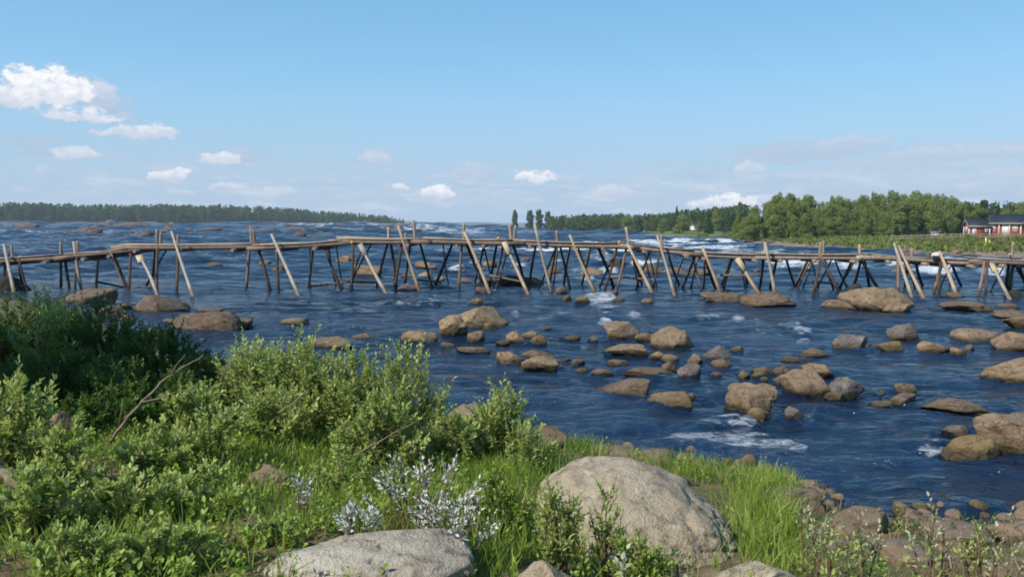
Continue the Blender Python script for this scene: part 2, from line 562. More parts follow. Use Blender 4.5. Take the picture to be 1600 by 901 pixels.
def ico(n):
    if n not in _ico:
        bm = bmesh.new()
        bmesh.ops.create_icosphere(bm, subdivisions=n, radius=1.0)
        V = np.array([v.co[:] for v in bm.verts])
        Fc = np.array([[v.index for v in f.verts] for f in bm.faces])
        bm.free()
        _ico[n] = (V, Fc)
    return _ico[n]


def rock_shape(seed, sub, facets=8, rough=1.0):
    r = np.random.default_rng(seed)
    V, Fc = ico(sub)
    d = V.copy()
    off = r.uniform(-50, 50, 3)
    rad = 1 + 0.26 * perlin(d * 1.1 + off) + rough * (0.12 * perlin(d * 2.6 + off) + 0.05 * perlin(d * 6 + off))
    P = d * rad[:, None]
    for _ in range(facets):
        n = r.normal(size=3)
        n[2] = n[2] * 0.8 + 0.15
        n /= np.linalg.norm(n)
        c = r.uniform(0.50, 0.84)
        over = np.maximum(P @ n - c, 0)
        P = P - (over * 0.93)[:, None] * n
    P = P + d * (rough * (0.05 * perlin(d * 4.2 + off) + 0.034 * perlin(d * 9 + off) + 0.018 * perlin(d * 21 + off)))[:, None]
    P = P - d * (rough * 0.10 * sstep(0.10, 0.0, np.abs(perlin(d * 1.7 + off * 1.3))) * sstep(-0.1, 0.3, perlin(d * 1.2 - off)))[:, None]
    return P, Fc


def fit_rock(seed, width, height, depth, sub=3, skew=0.0, facets=8, rough=1.0, below=0.45, flat=0.0, back=0.0):
    """rock whose part above z=0 is `width` wide, `height` high; skew moves its summit sideways"""
    P, Fc = rock_shape(seed, sub, facets, rough)
    P = P - (P.max(0) + P.min(0)) / 2
    P = P / P.max(0)
    z = P[:, 2]
    if flat:
        z = np.where(z > 0, z ** (1 - 0.5 * flat) if flat < 0 else np.sign(z) * np.abs(z) ** (1 - 0.5 * flat), z)
    z0 = -0.25
    z = (z - z0) / (1 - z0)                     # the waterline cuts below the widest belt
    P[:, 0] += skew * np.clip(z, 0, 1) * 0.75
    P[:, 1] += back * np.clip(z, 0, 1)
    up = z > 0
    x0, x1 = P[up, 0].min(), P[up, 0].max()
    P[:, 0] = (P[:, 0] - (x0 + x1) / 2) * width / (x1 - x0)
    y0, y1 = P[up, 1].min(), P[up, 1].max()
    P[:, 1] = (P[:, 1] - (y0 + y1) / 2) * depth / (y1 - y0)
    P[:, 2] = np.where(up, z * height, z * height * below / 0.6)
    return P, Fc


def river_rock(x0, x1, yt, yb, mat, label, skew=0.0, cat='boulder', name=None, group=None, sub=None, seed=None, dr=0.75, flat=0.0, ground=False, zbase=None, facets=8, rz=0.0, rough=1.0, back=0.0, tilt=0.0):
    """stone standing in the river (or on the ground), set where its near foot meets the water"""
    cx = (x0 + x1) / 2
    p = on_ground(cx, yb) if ground else at(cx, yb, zbase)
    wpx = x1 - x0
    width = wpx / F * p.y
    depth = min(width * dr, 6.0)
    c = on_ray(cx, yb, p.y)
    yc = p.y + depth * 0.42
    base = Vector((c.x / p.y * yc, yc, 0))
    base.z = gz(base.x, base.y) - 0.02 if ground else (float(water_z(base.x, base.y)) if zbase is None else zbase)
    width *= yc / p.y
    top = on_ray(cx, yt, yc + back * depth * 0.35).z
    height = max(top - base.z, 0.03)
    if sub is None:
        sub = 4 if wpx > 30 else 3
    seed = seed if seed is not None else int(x0 * 31 + yt * 7)
    P, Fc = fit_rock(seed, width, height, depth, sub, skew, flat=flat, facets=facets, rough=rough, below=0.6, back=back)
    P[:, 2] -= tilt * np.clip(P[:, 2], 0, 9) * P[:, 0] / width
    me = np_mesh(name or cat, P, Fc)
    o = link(name or cat.replace(' ', '_'), me, M[mat], loc=base)
    o.rotation_euler.z = rz
    tag(o, label, cat, group)
    return o


def tube(pts, rad, n=7, cap=True):
    """tapered tube through points; returns V, quads, ngon caps"""
    P = np.asarray(pts, float)
    rad = np.broadcast_to(np.asarray(rad, float), (len(P),))
    T = np.gradient(P, axis=0)
    T /= np.linalg.norm(T, axis=1)[:, None] + 1e-9
    ref = np.array([0.31, 0.21, 0.93]) if abs(T[0][2]) < 0.8 else np.array([0.95, 0.2, 0.1])
    U = np.cross(T, ref)
    U /= np.linalg.norm(U, axis=1)[:, None] + 1e-9
    W = np.cross(T, U)
    a = np.linspace(0, 2 * math.pi, n, endpoint=False)
    V = P[:, None, :] + rad[:, None, None] * (np.cos(a)[None, :, None] * U[:, None, :] + np.sin(a)[None, :, None] * W[:, None, :])
    m = len(P)
    i = np.arange(m - 1)[:, None] * n + np.arange(n)[None, :]
    j = np.arange(m - 1)[:, None] * n + (np.arange(n)[None, :] + 1) % n
    Q = np.stack([i, j, j + n, i + n], -1).reshape(-1, 4)
    caps = []
    if cap:
        caps = [np.arange(n)[::-1][None, :], (np.arange(n) + (m - 1) * n)[None, :]]
    return V.reshape(-1, 3), Q, caps


class Acc:
    """collects pieces of one mesh"""
    def __init__(self):
        self.V, self.F, self.n, self.A = [], {}, 0, []

    def add(self, V, *faces, tint=0.0):
        V = np.asarray(V, float)
        for f in faces:
            f = np.asarray(f, int)
            if f.size:
                self.F.setdefault(f.shape[1], []).append(f + self.n)
        self.V.append(V)
        self.A.append(np.broadcast_to(np.asarray(tint, float), (len(V),)))
        self.n += len(V)

    def tube(self, pts, rad, n=6, cap=True):
        V, Q, caps = tube(pts, rad, n, cap)
        self.add(V, Q, *caps)

    def box(self, lo, hi, mat=None):
        x0, y0, z0 = lo
        x1, y1, z1 = hi
        V = np.array([(x0, y0, z0), (x1, y0, z0), (x1, y1, z0), (x0, y1, z0), (x0, y0, z1), (x1, y0, z1), (x1, y1, z1), (x0, y1, z1)])
        self.add(V, [(0, 3, 2, 1), (4, 5, 6, 7), (0, 1, 5, 4), (1, 2, 6, 5), (2, 3, 7, 6), (3, 0, 4, 7)])

    def build(self, name, mat, parent=None, loc=None, smooth=False, tint=False):
        V = np.concatenate(self.V)
        Fl = [np.concatenate(v) for v in self.F.values()]
        at_ = {'tint': np.concatenate(self.A)} if tint else None
        return link(name, np_mesh(name, V, Fl, smooth, at_), mat, parent, loc)


def leaves(base, direc, size, width, rng, fold=0.25, tint=None, up=None):
    """two-quad folded leaves; base (n,3), direc (n,3) unit, size (n,)"""
    n = len(base)
    d = direc / (np.linalg.norm(direc, axis=1)[:, None] + 1e-9)
    rnd = rng.normal(size=(n, 3)) * 0.6
    rnd[:, 2] += 1.0 if up is None else up
    s = np.cross(d, rnd)
    s /= np.linalg.norm(s, axis=1)[:, None] + 1e-9
    nn = np.cross(s, d)
    L = size[:, None]
    Wd = (size * width)[:, None]
    droop = nn * (-0.10 * L)
    b = base
    tip = base + d * L + droop * 1.2
    l1 = base + d * L * 0.36 + s * Wd + nn * Wd * fold
    l2 = base + d * L * 0.72 + s * Wd * 0.78 + nn * Wd * fold * 0.8 + droop * 0.5
    r1 = base + d * L * 0.36 - s * Wd + nn * Wd * fold
    r2 = base + d * L * 0.72 - s * Wd * 0.78 + nn * Wd * fold * 0.8 + droop * 0.5
    V = np.stack([b, l1, l2, tip, r2, r1], 1).reshape(-1, 3)
    o = np.arange(n)[:, None] * 6
    Q = np.concatenate([o + np.array([[0, 1, 2, 3]]), o + np.array([[0, 3, 4, 5]])])
    tint = rng.random(n) if tint is None else tint
    return V, Q, np.repeat(tint, 6)


def bez(a, b, c, t):
    t = t[:, None]
    return (1 - t) ** 2 * a + 2 * t * (1 - t) * b + t ** 2 * c


def shrub(name, loc, h, rx, ry, stems, leaf, label, cat='shrub', mat='leaf', seed=0, shoots=8, per=9, lw=0.24, start=0.22, lean=(0, 0), group=None, open_=0.0, bark='twig', stemr=0.006):
    """willow bush: many curved stems, each with leafy side shoots"""
    r = np.random.default_rng(seed)
    root = empty(name, loc)
    tag(root, label, cat, group)
    st = Acc()
    B, D, Z, TT = [], [], [], []
    for i in range(stems):
        a, q = r.uniform(0, 2 * math.pi), math.sqrt(r.uniform(0, 1))
        hx, hy = rx * q * math.cos(a), ry * q * math.sin(a)
        hh = h * (1 - 0.55 * q * q) * r.uniform(0.72, 1.04)
        b0 = np.array([hx * 0.35 + r.normal() * 0.05 * rx, hy * 0.35 + r.normal() * 0.05 * ry, -0.05])
        tip = np.array([hx + lean[0] * hh, hy + lean[1] * hh, hh])
        mid = b0 * 0.5 + tip * 0.5 + np.array([-hx * 0.15, -hy * 0.15, 0.16 * hh]) + r.normal(size=3) * 0.05 * h
        t = np.linspace(0, 1, 7)
        st.tube(bez(b0, mid, tip, t), np.linspace(stemr * r.uniform(0.8, 1.6), 0.0018, 7), 5, False)
        ts = r.uniform(start, 0.98, shoots)
        ps = bez(b0, mid, tip, ts)
        tang = bez(b0, mid, tip, np.minimum(ts + 0.05, 1.05)) - ps
        tang /= np.linalg.norm(tang, axis=1)[:, None]
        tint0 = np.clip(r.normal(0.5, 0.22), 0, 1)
        for p, tg in zip(ps, tang):
            out = r.normal(size=3)
            out[2] = abs(out[2]) * 0.5 + 0.25
            out[:2] += np.array([p[0] / max(rx, .1), p[1] / max(ry, .1)]) * 0.8
            d = tg * 0.8 + out / np.linalg.norm(out) * 0.9
            d /= np.linalg.norm(d)
            ln = h * r.uniform(0.10, 0.24)
            e = p + d * ln + np.array([0, 0, 0.2 * ln])
            m_ = (p + e) / 2 - np.array([0, 0, 0.06 * ln])
            st.tube(bez(p, m_, e, np.linspace(0, 1, 3)), (0.003, 0.0025, 0.001), 4, False)
            k = max(3, int(per * r.uniform(0.6, 1.4)))
            tt = np.linspace(0.18, 1.0, k)
            bp = bez(p, m_, e, tt)
            ang = np.arange(k) * 2.4 + r.uniform(0, 6)
            u = np.cross(d, [0.2, 0.1, 1.0])
            u /= np.linalg.norm(u) + 1e-9
            w_ = np.cross(d, u)
            rad_ = np.cos(ang)[:, None] * u + np.sin(ang)[:, None] * w_
            sp = np.linspace(1.0, 0.45, k)[:, None]
            dd = d * (1.25 - sp * 0.7) + rad_ * sp + np.array([0, 0, 0.25])
            B.append(bp)
            D.append(dd)
            Z.append(leaf * r.uniform(0.65, 1.2, k) * np.linspace(1.05, 0.7, k))
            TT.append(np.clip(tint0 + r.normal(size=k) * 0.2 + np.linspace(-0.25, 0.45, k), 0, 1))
    B, D, Z, TT = np.concatenate(B), np.concatenate(D), np.concatenate(Z), np.concatenate(TT)
    V, Q, T = leaves(B, D, Z, lw, r, tint=TT)
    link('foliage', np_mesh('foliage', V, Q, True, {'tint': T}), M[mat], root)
    st.build('stem', M[bark], root, smooth=True)
    return root


# ================================================================== setting: water
FOAM = [  # px, py, half width, half height, strength
    (659, 473, 34, 4, .8), (689, 466, 14, 3, .7), (805, 490, 11, 5, .9), (881, 491, 18, 5, 1), (862, 496, 9, 3, .7), (937, 466, 34, 4, 1), (940, 480, 18, 4, .9),
    (973, 482, 14, 3, .9), (947, 492, 14, 4, .8), (990, 494, 26, 5, 1), (947, 506, 11, 4, 1), (1089, 493, 16, 4, .8), (1015, 639, 28, 5, .55), (1019, 655, 16, 3, .5), (1090, 612, 14, 4, .6),
    (719, 533, 22, 3, .7), (1014, 516, 8, 5, .7), (1110, 495, 26, 4, .9), (1153, 500, 12, 4, 1), (1175, 503, 14, 3, .8), (1192, 509, 16, 3, .8), (1234, 511, 14, 5, 1), (1253, 519, 13, 3, 1), (1278, 516, 10, 3, .7),
    (1200, 520, 18, 3, .7), (1256, 536, 9, 4, .9), (1119, 689, 50, 14, 1), (1150, 676, 34, 8, .9), (1180, 690, 36, 8, .8), (1222, 696, 26, 8, 1), (1190, 720, 40, 6, .45), (1172, 661, 6, 4, 1), (1458, 703, 13, 5, 1), (1105, 668, 14, 5, .7), (1140, 715, 30, 5, .6),
    (880, 389, 70, 5, 1), (960, 391, 45, 4, 1), (1060, 383, 90, 4, .95), (1100, 389, 70, 3.5, .9), (830, 405, 22, 5, .9), (820, 416, 28, 5, 1), (870, 409, 22, 4, .9), (900, 423, 28, 5, .9), (870, 433, 20, 4, .8), (910, 437, 24, 4, 1),
    (960, 425, 34, 4, .9), (1010, 414, 44, 5, 1), (1130, 423, 34, 3, .7), (840, 426, 24, 4, .8), (935, 405, 30, 4, .7), (1090, 402, 50, 3, .6),
    (1310, 410, 74, 7, 1), (1240, 410, 44, 6, 1), (1400, 412, 64, 7, 1), (1460, 424, 64, 7, 1), (1500, 414, 64, 9, .9), (1560, 428, 56, 8, 1), (1240, 419, 34, 4, .8), (1340, 420, 54, 5, .9), (1600, 439, 30, 5, .9), (1190, 404, 50, 5, .9), (1180, 396, 50, 3, .8),
    (30, 365, 50, 2.5, .75), (60, 370, 60, 2, .6), (90, 367, 34, 2, .7), (160, 365, 30, 2, .75), (220, 362, 40, 2, .6), (130, 350, 60, 2, .6), (380, 366, 50, 2, .6), (540, 362, 50, 2, .7), (20, 356, 40, 2, .6), (300, 374, 34, 3, .7), (315, 400, 28, 2.5, .7), (60, 342, 60, 3, .8), (250, 346, 26, 2.5, .7), (480, 354, 60, 3, .8), (650, 358, 64, 3, .9), (720, 363, 64, 4, .8), (600, 354, 44, 2.5, .8),
    (690, 395, 22, 4, .7), (755, 398, 28, 5, .9), (745, 412, 34, 5, 1), (715, 421, 24, 4, .9), (780, 426, 22, 4, .8), (690, 382, 40, 3, .5), (780, 387, 34, 4, .7), (655, 373, 40, 3, .5), (420, 357, 40, 2.5, .6), (1100, 374, 60, 2.5, .6), (950, 372, 50, 2.5, .6), (850, 366, 50, 2.5, .7),
    (200, 383, 40, 2, .4), (360, 391, 30, 2, .5), (460, 390, 20, 2, .5), (720, 440, 24, 3, .6), (800, 447, 22, 3, .6), (960, 445, 24, 3, .5), (1060, 440, 20, 3, .5),
]


def build_water():
    # rows are spaced so near waves keep their detail and the sheet still reaches the horizon
    ys = np.concatenate([np.linspace(5.0, 9.0, 50)[:-1], np.geomspace(9.0, 34.0, 400)[:-1], np.geomspace(34, 1000, 800)[:-1], np.geomspace(1000, 9000, 30)])
    ang = np.concatenate([np.linspace(-2.4, -0.72, 40)[:-1], np.linspace(-0.72, 0.72, 560), np.linspace(0.72, 2.4, 40)[1:]])
    Y, A = np.meshgrid(ys, ang, indexing='ij')
    X = Y * A
    x, y = X.ravel(), Y.ravel()
    z = water_z(x, y)
    # foam: where the photo shows broken water
    Rm = np.array(ROT)
    d = np.stack([x, y, z - CAM.z], 1) @ Rm            # camera space
    px = 800 + F * d[:, 0] / np.maximum(-d[:, 2], .1)
    py = 450.5 - F * d[:, 1] / np.maximum(-d[:, 2], .1)
    foam = np.zeros_like(x)
    sc_ = np.clip(y / 12.0, 1, 8)
    ragged = 1.5 * fbm(np.stack([x * 1.1 / sc_, y * 2.6 / sc_, 0 * x + 2.2], 1), 4)
    for cx, cy, hw, hh, s in FOAM:
        gw = 1.75 if cy > 465 else 1.1
        q = ((px - cx) / (hw * gw)) ** 2 + ((py - cy) / (hh * 1.15 * gw)) ** 2
        foam = np.maximum(foam, s * sstep(1.15, 0.0, q + ragged))
    P3 = np.stack([x, y, 0 * x], 1)
    # broken water and wakes where the current meets the stones (it runs from left to right)
    stir = np.zeros_like(x)
    for x0, x1, yt, yb, *_ in ROCKS:
        if x1 - x0 < 14:
            continue
        p = at((x0 + x1) / 2, yb)
        w_ = (x1 - x0) / F * p.y
        cxw, cyw = p.x, p.y + 0.3 * w_
        u, v = (x - cxw) / w_, (y - cyw) / w_
        ring = np.exp(-((np.hypot(u, v * 1.35) - 0.56) / 0.10) ** 2)
        wake = np.exp(-((v / (0.35 + 0.18 * np.maximum(u, 0))) ** 2)) * sstep(0.3, 0.6, u) * sstep(3.2, 0.9, u)
        stir = np.maximum(stir, np.maximum(ring * 0.9, wake))
        foam = np.maximum(foam, (0.55 * ring * sstep(0.35, -0.5, u + ragged * 0.4) + 0.42 * wake * sstep(-0.1, 0.7, ragged)))
    st = fbm(P3 * np.array([0.10, 0.22, 1]), 3)
    rapids = sstep(40, 60, y) * sstep(900, 300, y)
    foam = np.maximum(foam, rapids * sstep(0.25, 0.75, st) * 0.6)
    near = sstep(42, 24, y)
    # waves: current running left to right across the view, standing waves in the broken water
    spacing = np.maximum(y * y / 2600.0 * 0.35, 0.02)
    def wave(lx, ly, amp, seed):
        lam = min(lx, ly)
        fade = sstep(lam * 0.5, lam * 0.14, spacing)
        return amp * fade * perlin(np.stack([x / lx + seed, y / ly, 0 * x + seed], 1))
    calm = 0.55 + 0.45 * sstep(-0.4, 0.5, perlin(np.stack([x * .12, y * .2, 0 * x + 4], 1)))
    dz = calm * (wave(3.2, 1.3, 0.08, 1.3) + wave(1.3, 0.65, 0.075, 7.7) + wave(0.62, 0.34, 0.045, 3.1) + wave(0.26, 0.17, 0.013, 5.5))
    dz += stir * (wave(0.5, 0.3, 0.05, 2.2) + wave(0.22, 0.16, 0.025, 6.6))
    lam = y / 42.0
    for m_, am, sd in ((1.0, 0.25, 2.7), (2.1, 0.09, 8.3)):
        if m_ == 1.0:
            far = sstep(20, 50, y) * am
        dz += sstep(20, 50, y) * sstep(2500, 1000, y) * am * lam * perlin(np.stack([x / y * 15 * m_ + sd, np.log(y) * 42 * m_, 0 * x + sd], 1)) * (0.5 + 0.8 * sstep(-0.5, 0.5, perlin(np.stack([x / y * 5, np.log(y) * 9, 0 * x + 6], 1))))
    dz += foam * (0.5 + 0.5 * perlin(np.stack([x * 1.1, y * 1.3, 0 * x], 1))) * np.clip(y / 33.0, 0.25, 2.6) * 0.16
    dz += rapids * 0.18 * fbm(np.stack([x * 0.25, y * 0.4, 0 * x], 1), 3)
    z = z + dz
    ny, na = len(ys), len(ang)
    i = np.arange(ny - 1)[:, None] * na + np.arange(na - 1)[None, :]
    Q = np.stack([i, i + 1, i + na + 1, i + na], -1).reshape(-1, 4)
    me = np_mesh('water', np.stack([x, y, z], 1), Q, True, {'foam': foam})
    m, t, out = new_mat('river_water')
    g = t.node('ShaderNodeNewGeometry')
    pos = g.outputs['Position']
    at_ = t.node('ShaderNodeAttribute', attribute_name='foam')
    fm = at_.outputs['Fac']
    n1 = t.noise(t.scalevec(pos, (1.2, 2.6, 1)), 1.0, 5, 0.62, 0.4)
    n2 = t.noise(t.scalevec(pos, (4.5, 8.5, 1)), 1.0, 4, 0.6, 0.3)
    n3 = t.noise(t.scalevec(pos, (0.35, 1.1, 1)), 1.0, 4, 0.6)
    big = t.noise(t.scalevec(pos, (0.10, 0.30, 1)), 1.0, 3, 0.6)
    h = t.math('ADD', t.math('MULTIPLY', n1, 0.62), t.math('MULTIPLY', n2, 0.22))
    h = t.math('ADD', h, t.math('MULTIPLY', n3, 0.9))
    sp_ = t.node('ShaderNodeSeparateXYZ')
    t.l.new(pos, sp_.inputs[0])
    dist_ = sp_.outputs[1]          # the far rapids run whiter than the near riffles
    # foam breaks into lace with fine noise
    f1 = t.noise(t.scalevec(pos, (3.2, 6.0, 2)), 1.0, 6, 0.72, 0.9)
    f2 = t.noise(t.scalevec(pos, (0.7, 1.6, 1)), 1.0, 5, 0.7, 0.7)
    fn = t.math('ADD', t.math('MULTIPLY', f1, 0.6), t.math('MULTIPLY', f2, 0.4))
    ff = t.ramp(t.math('ADD', t.math('MULTIPLY', fm, t.ramp(dist_, 14.0, 60.0, 0.37, 0.50)), fn), 0.80, 1.02)
    body = t.mix(t.ramp(big, 0.35, 0.65), (0.003, 0.009, 0.024), (0.010, 0.029, 0.070))
    w = t.node('ShaderNodeBsdfPrincipled')
    t.l.new(body, w.inputs['Base Color'])
    t.put(w.inputs['Roughness'], t.ramp(big, 0.3, 0.7, 0.07, 0.16))
    w.inputs['IOR'].default_value = 1.333
    h = t.math('MULTIPLY', h, t.ramp(big, 0.30, 0.70, 0.45, 1.25))
    t.l.new(bump(t, h, 1.0, 0.46), w.inputs['Normal'])
    fo = t.node('ShaderNodeBsdfPrincipled')
    fo.inputs['Base Color'].default_value = (0.50, 0.53, 0.57, 1)
    fo.inputs['Roughness'].default_value = 0.7
    t.l.new(bump(t, f1, 0.8, 0.12), fo.inputs['Normal'])
    mx = t.node('ShaderNodeMixShader')
    t.l.new(ff, mx.inputs[0])
    t.l.new(w.outputs[0], mx.inputs[1])
    t.l.new(fo.outputs[0], mx.inputs[2])
    t.l.new(mx.outputs[0], out.inputs[0])
    o = link('water', me, m)
    tag(o, kind='structure')




# ================================================================== setting: near bank
def build_ground():
    def axis(lo, a, b, hi, step):
        c = np.arange(a, b, step)
        l_ = a - np.geomspace(step, a - lo, 40)[::-1]
        r_ = b + np.geomspace(step, hi - b, 40)
        return np.concatenate([l_, c, r_])
    xs = axis(-140, -9, 6.5, 60, 0.06)
    ys = axis(-60, 2.4, 14, 110, 0.06)
    X, Y = np.meshgrid(xs, ys, indexing='ij')
    z = ground_z(X.ravel(), Y.ravel())
    nx, ny = len(xs), len(ys)
    i = np.arange(nx - 1)[:, None] * ny + np.arange(ny - 1)[None, :]
    Q = np.stack([i, i + ny, i + ny + 1, i + 1], -1).reshape(-1, 4)
    V = np.stack([X.ravel(), Y.ravel(), z], 1)
    keep = (shore_dist(V[:, 0], V[:, 1]) > -6)
    Q = Q[keep[Q].any(1)]
    m, t, out = new_mat('bank_soil')
    g = t.node('ShaderNodeNewGeometry')
    pos = g.outputs['Position']
    a = t.noise(pos, 0.9, 5, 0.6)
    b = t.noise(pos, 5.0, 5, 0.65)
    c3 = t.noise(pos, 34, 4, 0.65)
    c = t.mix(t.ramp(b, 0.35, 0.7), (0.085, 0.056, 0.033), (0.19, 0.135, 0.085))
    c = t.mix(t.ramp(a, 0.45, 0.6, 0.0, 0.75), c, (0.055, 0.085, 0.018))
    c = t.mix(t.ramp(c3, 0.5, 0.75, 0.0, 0.5), c, (0.25, 0.19, 0.125))
    s = t.node('ShaderNodeSeparateXYZ')
    t.l.new(pos, s.inputs[0])
    c = t.mix(t.ramp(s.outputs[2], 0.03, 0.12, 0.85, 0.0), c, (0.03, 0.022, 0.014))
    hh = t.math('ADD', t.math('MULTIPLY', b, 0.6), t.math('MULTIPLY', c3, 0.3))
    principled(t, out, c, 0.92, 0.2, bump(t, hh, 0.8, 0.05))
    tag(link('ground', np_mesh('ground', V, Q), m), kind='structure')


build_ground()

# ================================================================== setting: far banks
# right far bank: waterline runs away from us at about 50 m to the right
RBY = np.array([40, 60, 75, 90, 120, 160, 207, 300, 450, 640, 1000, 2000])
RBX = np.array([75, 56, 49, 47, 48, 51, 53, 54, 54, 52, 60, 200])


def rbank_z(x, y):
    e = np.asarray(x, float) - np.interp(y, RBY, RBX)
    wz = water_z(np.interp(y, RBY, RBX), y)
    up = 1.5 * (1 - np.exp(-np.maximum(e, 0) / 9.0)) + 0.0075 * np.maximum(e, 0)
    P = np.stack([np.asarray(x, float), np.asarray(y, float), 0 * np.asarray(x, float)], 1)
    return wz + np.where(e > 0, up, 0.3 * np.maximum(e, -8)) + 0.35 * fbm(P * 0.06, 3) * sstep(-2, 6, e)


def rbz(x, y):
    return float(rbank_z(np.array([x]), np.array([y]))[0])


def build_far_banks():
    ys = np.concatenate([np.linspace(40, 240, 130), np.geomspace(245, 2000, 60)])
    es = np.concatenate([np.linspace(-8, 30, 70), np.geomspace(31, 500, 40)])
    Y, E = np.meshgrid(ys, es, indexing='ij')
    X = np.interp(Y, RBY, RBX) + E
    V = np.stack([X.ravel(), Y.ravel(), rbank_z(X.ravel(), Y.ravel())], 1)
    nx, ny = len(ys), len(es)
    i = np.arange(nx - 1)[:, None] * ny + np.arange(ny - 1)[None, :]
    Q = np.stack([i, i + 1, i + ny + 1, i + ny], -1).reshape(-1, 4)
    m, t, out = new_mat('meadow_bank')
    g = t.node('ShaderNodeNewGeometry')
    pos = g.outputs['Position']
    a = t.noise(pos, 0.10, 5, 0.65)
    b = t.noise(pos, 0.9, 5, 0.7)
    at_ = t.node('ShaderNodeAttribute', attribute_name='shore')
    c = t.mix(t.ramp(a, 0.35, 0.65), (0.085, 0.12, 0.03), (0.13, 0.15, 0.05))
    c = t.mix(t.ramp(b, 0.45, 0.75, 0.0, 0.6), c, (0.07, 0.105, 0.025))
    gr = t.ramp(t.math('ADD', at_.outputs['Fac'], t.math('MULTIPLY', t.math('SUBTRACT', b, 0.5), 7.0)), 3.0, 7.5, 1.0, 0.0)
    c = t.mix(gr, c, t.mix(t.ramp(b, 0.35, 0.65), (0.13, 0.095, 0.07), (0.27, 0.215, 0.165)))
    principled(t, out, c, 0.95, 0.15, bump(t, b, 0.8, 0.5))
    tag(link('far_bank', np_mesh('far_bank', V, Q, True, {'shore': E.ravel()}), m), kind='structure')

    # low wooded shore far off to the left
    pts = []
    xs = np.linspace(-900, -85, 120)
    yb = np.interp(xs, [-900, -500, -250, -120, -85], [760, 830, 900, 960, 1000])
    rows = [(-14, -1.0), (0, 0.15), (10, 0.8), (40, 1.6), (140, 3.0), (300, 3.0)]
    V = np.array([(x_ + 0.02 * dy, y_ + dy, z_) for x_, y_ in zip(xs, yb) for dy, z_ in rows])
    k = len(rows)
    i = np.arange(len(xs) - 1)[:, None] * k + np.arange(k - 1)[None, :]
    Q = np.stack([i, i + k, i + k + 1, i + 1], -1).reshape(-1, 4)
    m2 = plain_mat('far_shore_ground', (0.15, 0.12, 0.075), 0.95, 0.6, 0.05)
    tag(link('far_shore', np_mesh('far_shore', V, Q), m2), kind='structure')

    # the last low ridge on the horizon
    xs = np.linspace(-2400, 2600, 400)
    P = np.stack([xs * 0.004, 0 * xs, 0 * xs + 3], 1)
    hgt = 13 + 8 * fbm(P, 3) + 3 * perlin(P * 14) + sstep(0, 1500, xs) * 10
    V = np.concatenate([np.stack([xs, 0 * xs + 4200, 0 * xs - 7], 1), np.stack([xs, 0 * xs + 4260, hgt * 0.75], 1), np.stack([xs, 0 * xs + 4450, hgt], 1), np.stack([xs, 0 * xs + 5200, 0 * xs - 7], 1)])
    n = len(xs)
    Q = np.concatenate([np.stack([r_ * n + np.arange(n - 1), r_ * n + np.arange(1, n), (r_ + 1) * n + np.arange(1, n), (r_ + 1) * n + np.arange(n - 1)], 1) for r_ in range(3)])
    m3 = plain_mat('far_ridge_forest', (0.035, 0.06, 0.03), 0.95, 0.4, 0.02)
    tag(link('hills', np_mesh('hills', V, Q), m3), kind='structure')


build_far_banks()


# ================================================================== trees
def crown_points(r, n, lobes):
    c = np.array([l_[:3] for l_ in lobes])
    s = np.array([l_[3:6] for l_ in lobes])
    w = np.array([l_[3] * l_[4] * l_[5] for l_ in lobes]) ** 0.75
    k = r.choice(len(lobes), n, p=w / w.sum())
    d = r.normal(size=(n, 3))
    d /= np.linalg.norm(d, axis=1)[:, None]
    q = r.uniform(0.35, 1.0, n) ** 0.5
    return c[k] + d * q[:, None] * s[k], d, k


def clump_quads(r, C, D, size, tint):
    n = len(C)
    a = r.normal(size=(n, 3))
    nrm = D + a * 0.7
    nrm /= np.linalg.norm(nrm, axis=1)[:, None]
    u = np.cross(nrm, r.normal(size=(n, 3)))
    u /= np.linalg.norm(u, axis=1)[:, None]
    v = np.cross(nrm, u)
    s1, s2 = (size * r.uniform(0.6, 1.3, n))[:, None], (size * r.uniform(0.45, 1.0, n))[:, None]
    bend = nrm * s2 * 0.35
    V = np.stack([C - u * s1 - bend, C - v * s2, C + u * s1 - bend, C + v * s2], 1).reshape(-1, 3)
    Q = np.arange(n * 4).reshape(n, 4)
    return V, Q, np.repeat(tint, 4)


def leafy_arrays(seed, h, w, n, size, low=0.12, lean=0.0):
    """crown (V,Q,T) of a birch-like tree of height h and half width w"""
    r = np.random.default_rng(seed)
    lobes = []
    m = 16
    for i in range(m):
        f = (i + 0.5) / m
        z = h * (low + (1 - low) * f * 0.93)
        prof = math.sqrt(max(0.05, 1 - ((f - 0.45) / 0.60) ** 2))
        rr = w * prof * r.uniform(0.55, 0.95)
        a = r.uniform(0, 6.28)
        off = w * prof * r.uniform(0.1, 0.55)
        lobes.append((off * math.cos(a) + lean * z, off * math.sin(a), z, rr, rr, h * r.uniform(0.07, 0.12)))
    C, D, k = crown_points(r, n, lobes)
    lt = r.uniform(0.15, 0.85, len(lobes))
    tint = np.clip(lt[k] + r.normal(size=n) * 0.2, 0, 1)
    return clump_quads(r, C, D, size * np.ones(n), tint)


def spruce_arrays(seed, h, w, n, size):
    r = np.random.default_rng(seed)
    f = r.uniform(0.04, 1.0, n) ** 0.8
    tier = np.round(f * 13) / 13 * 0.7 + f * 0.3
    z = h * f
    rad = w * (1 - tier) ** 0.9 * np.sqrt(r.uniform(0.1, 1, n)) * r.uniform(0.75, 1.12, n) + 0.05
    a = r.uniform(0, 6.28, n)
    C = np.stack([rad * np.cos(a), rad * np.sin(a), z - 0.18 * rad], 1)
    D = np.stack([np.cos(a), np.sin(a), 0.5 + 0 * a], 1)
    return clump_quads(r, C, D, size * (0.5 + 0.8 * (1 - f)), np.clip(r.normal(0.45, 0.25, n), 0, 1))


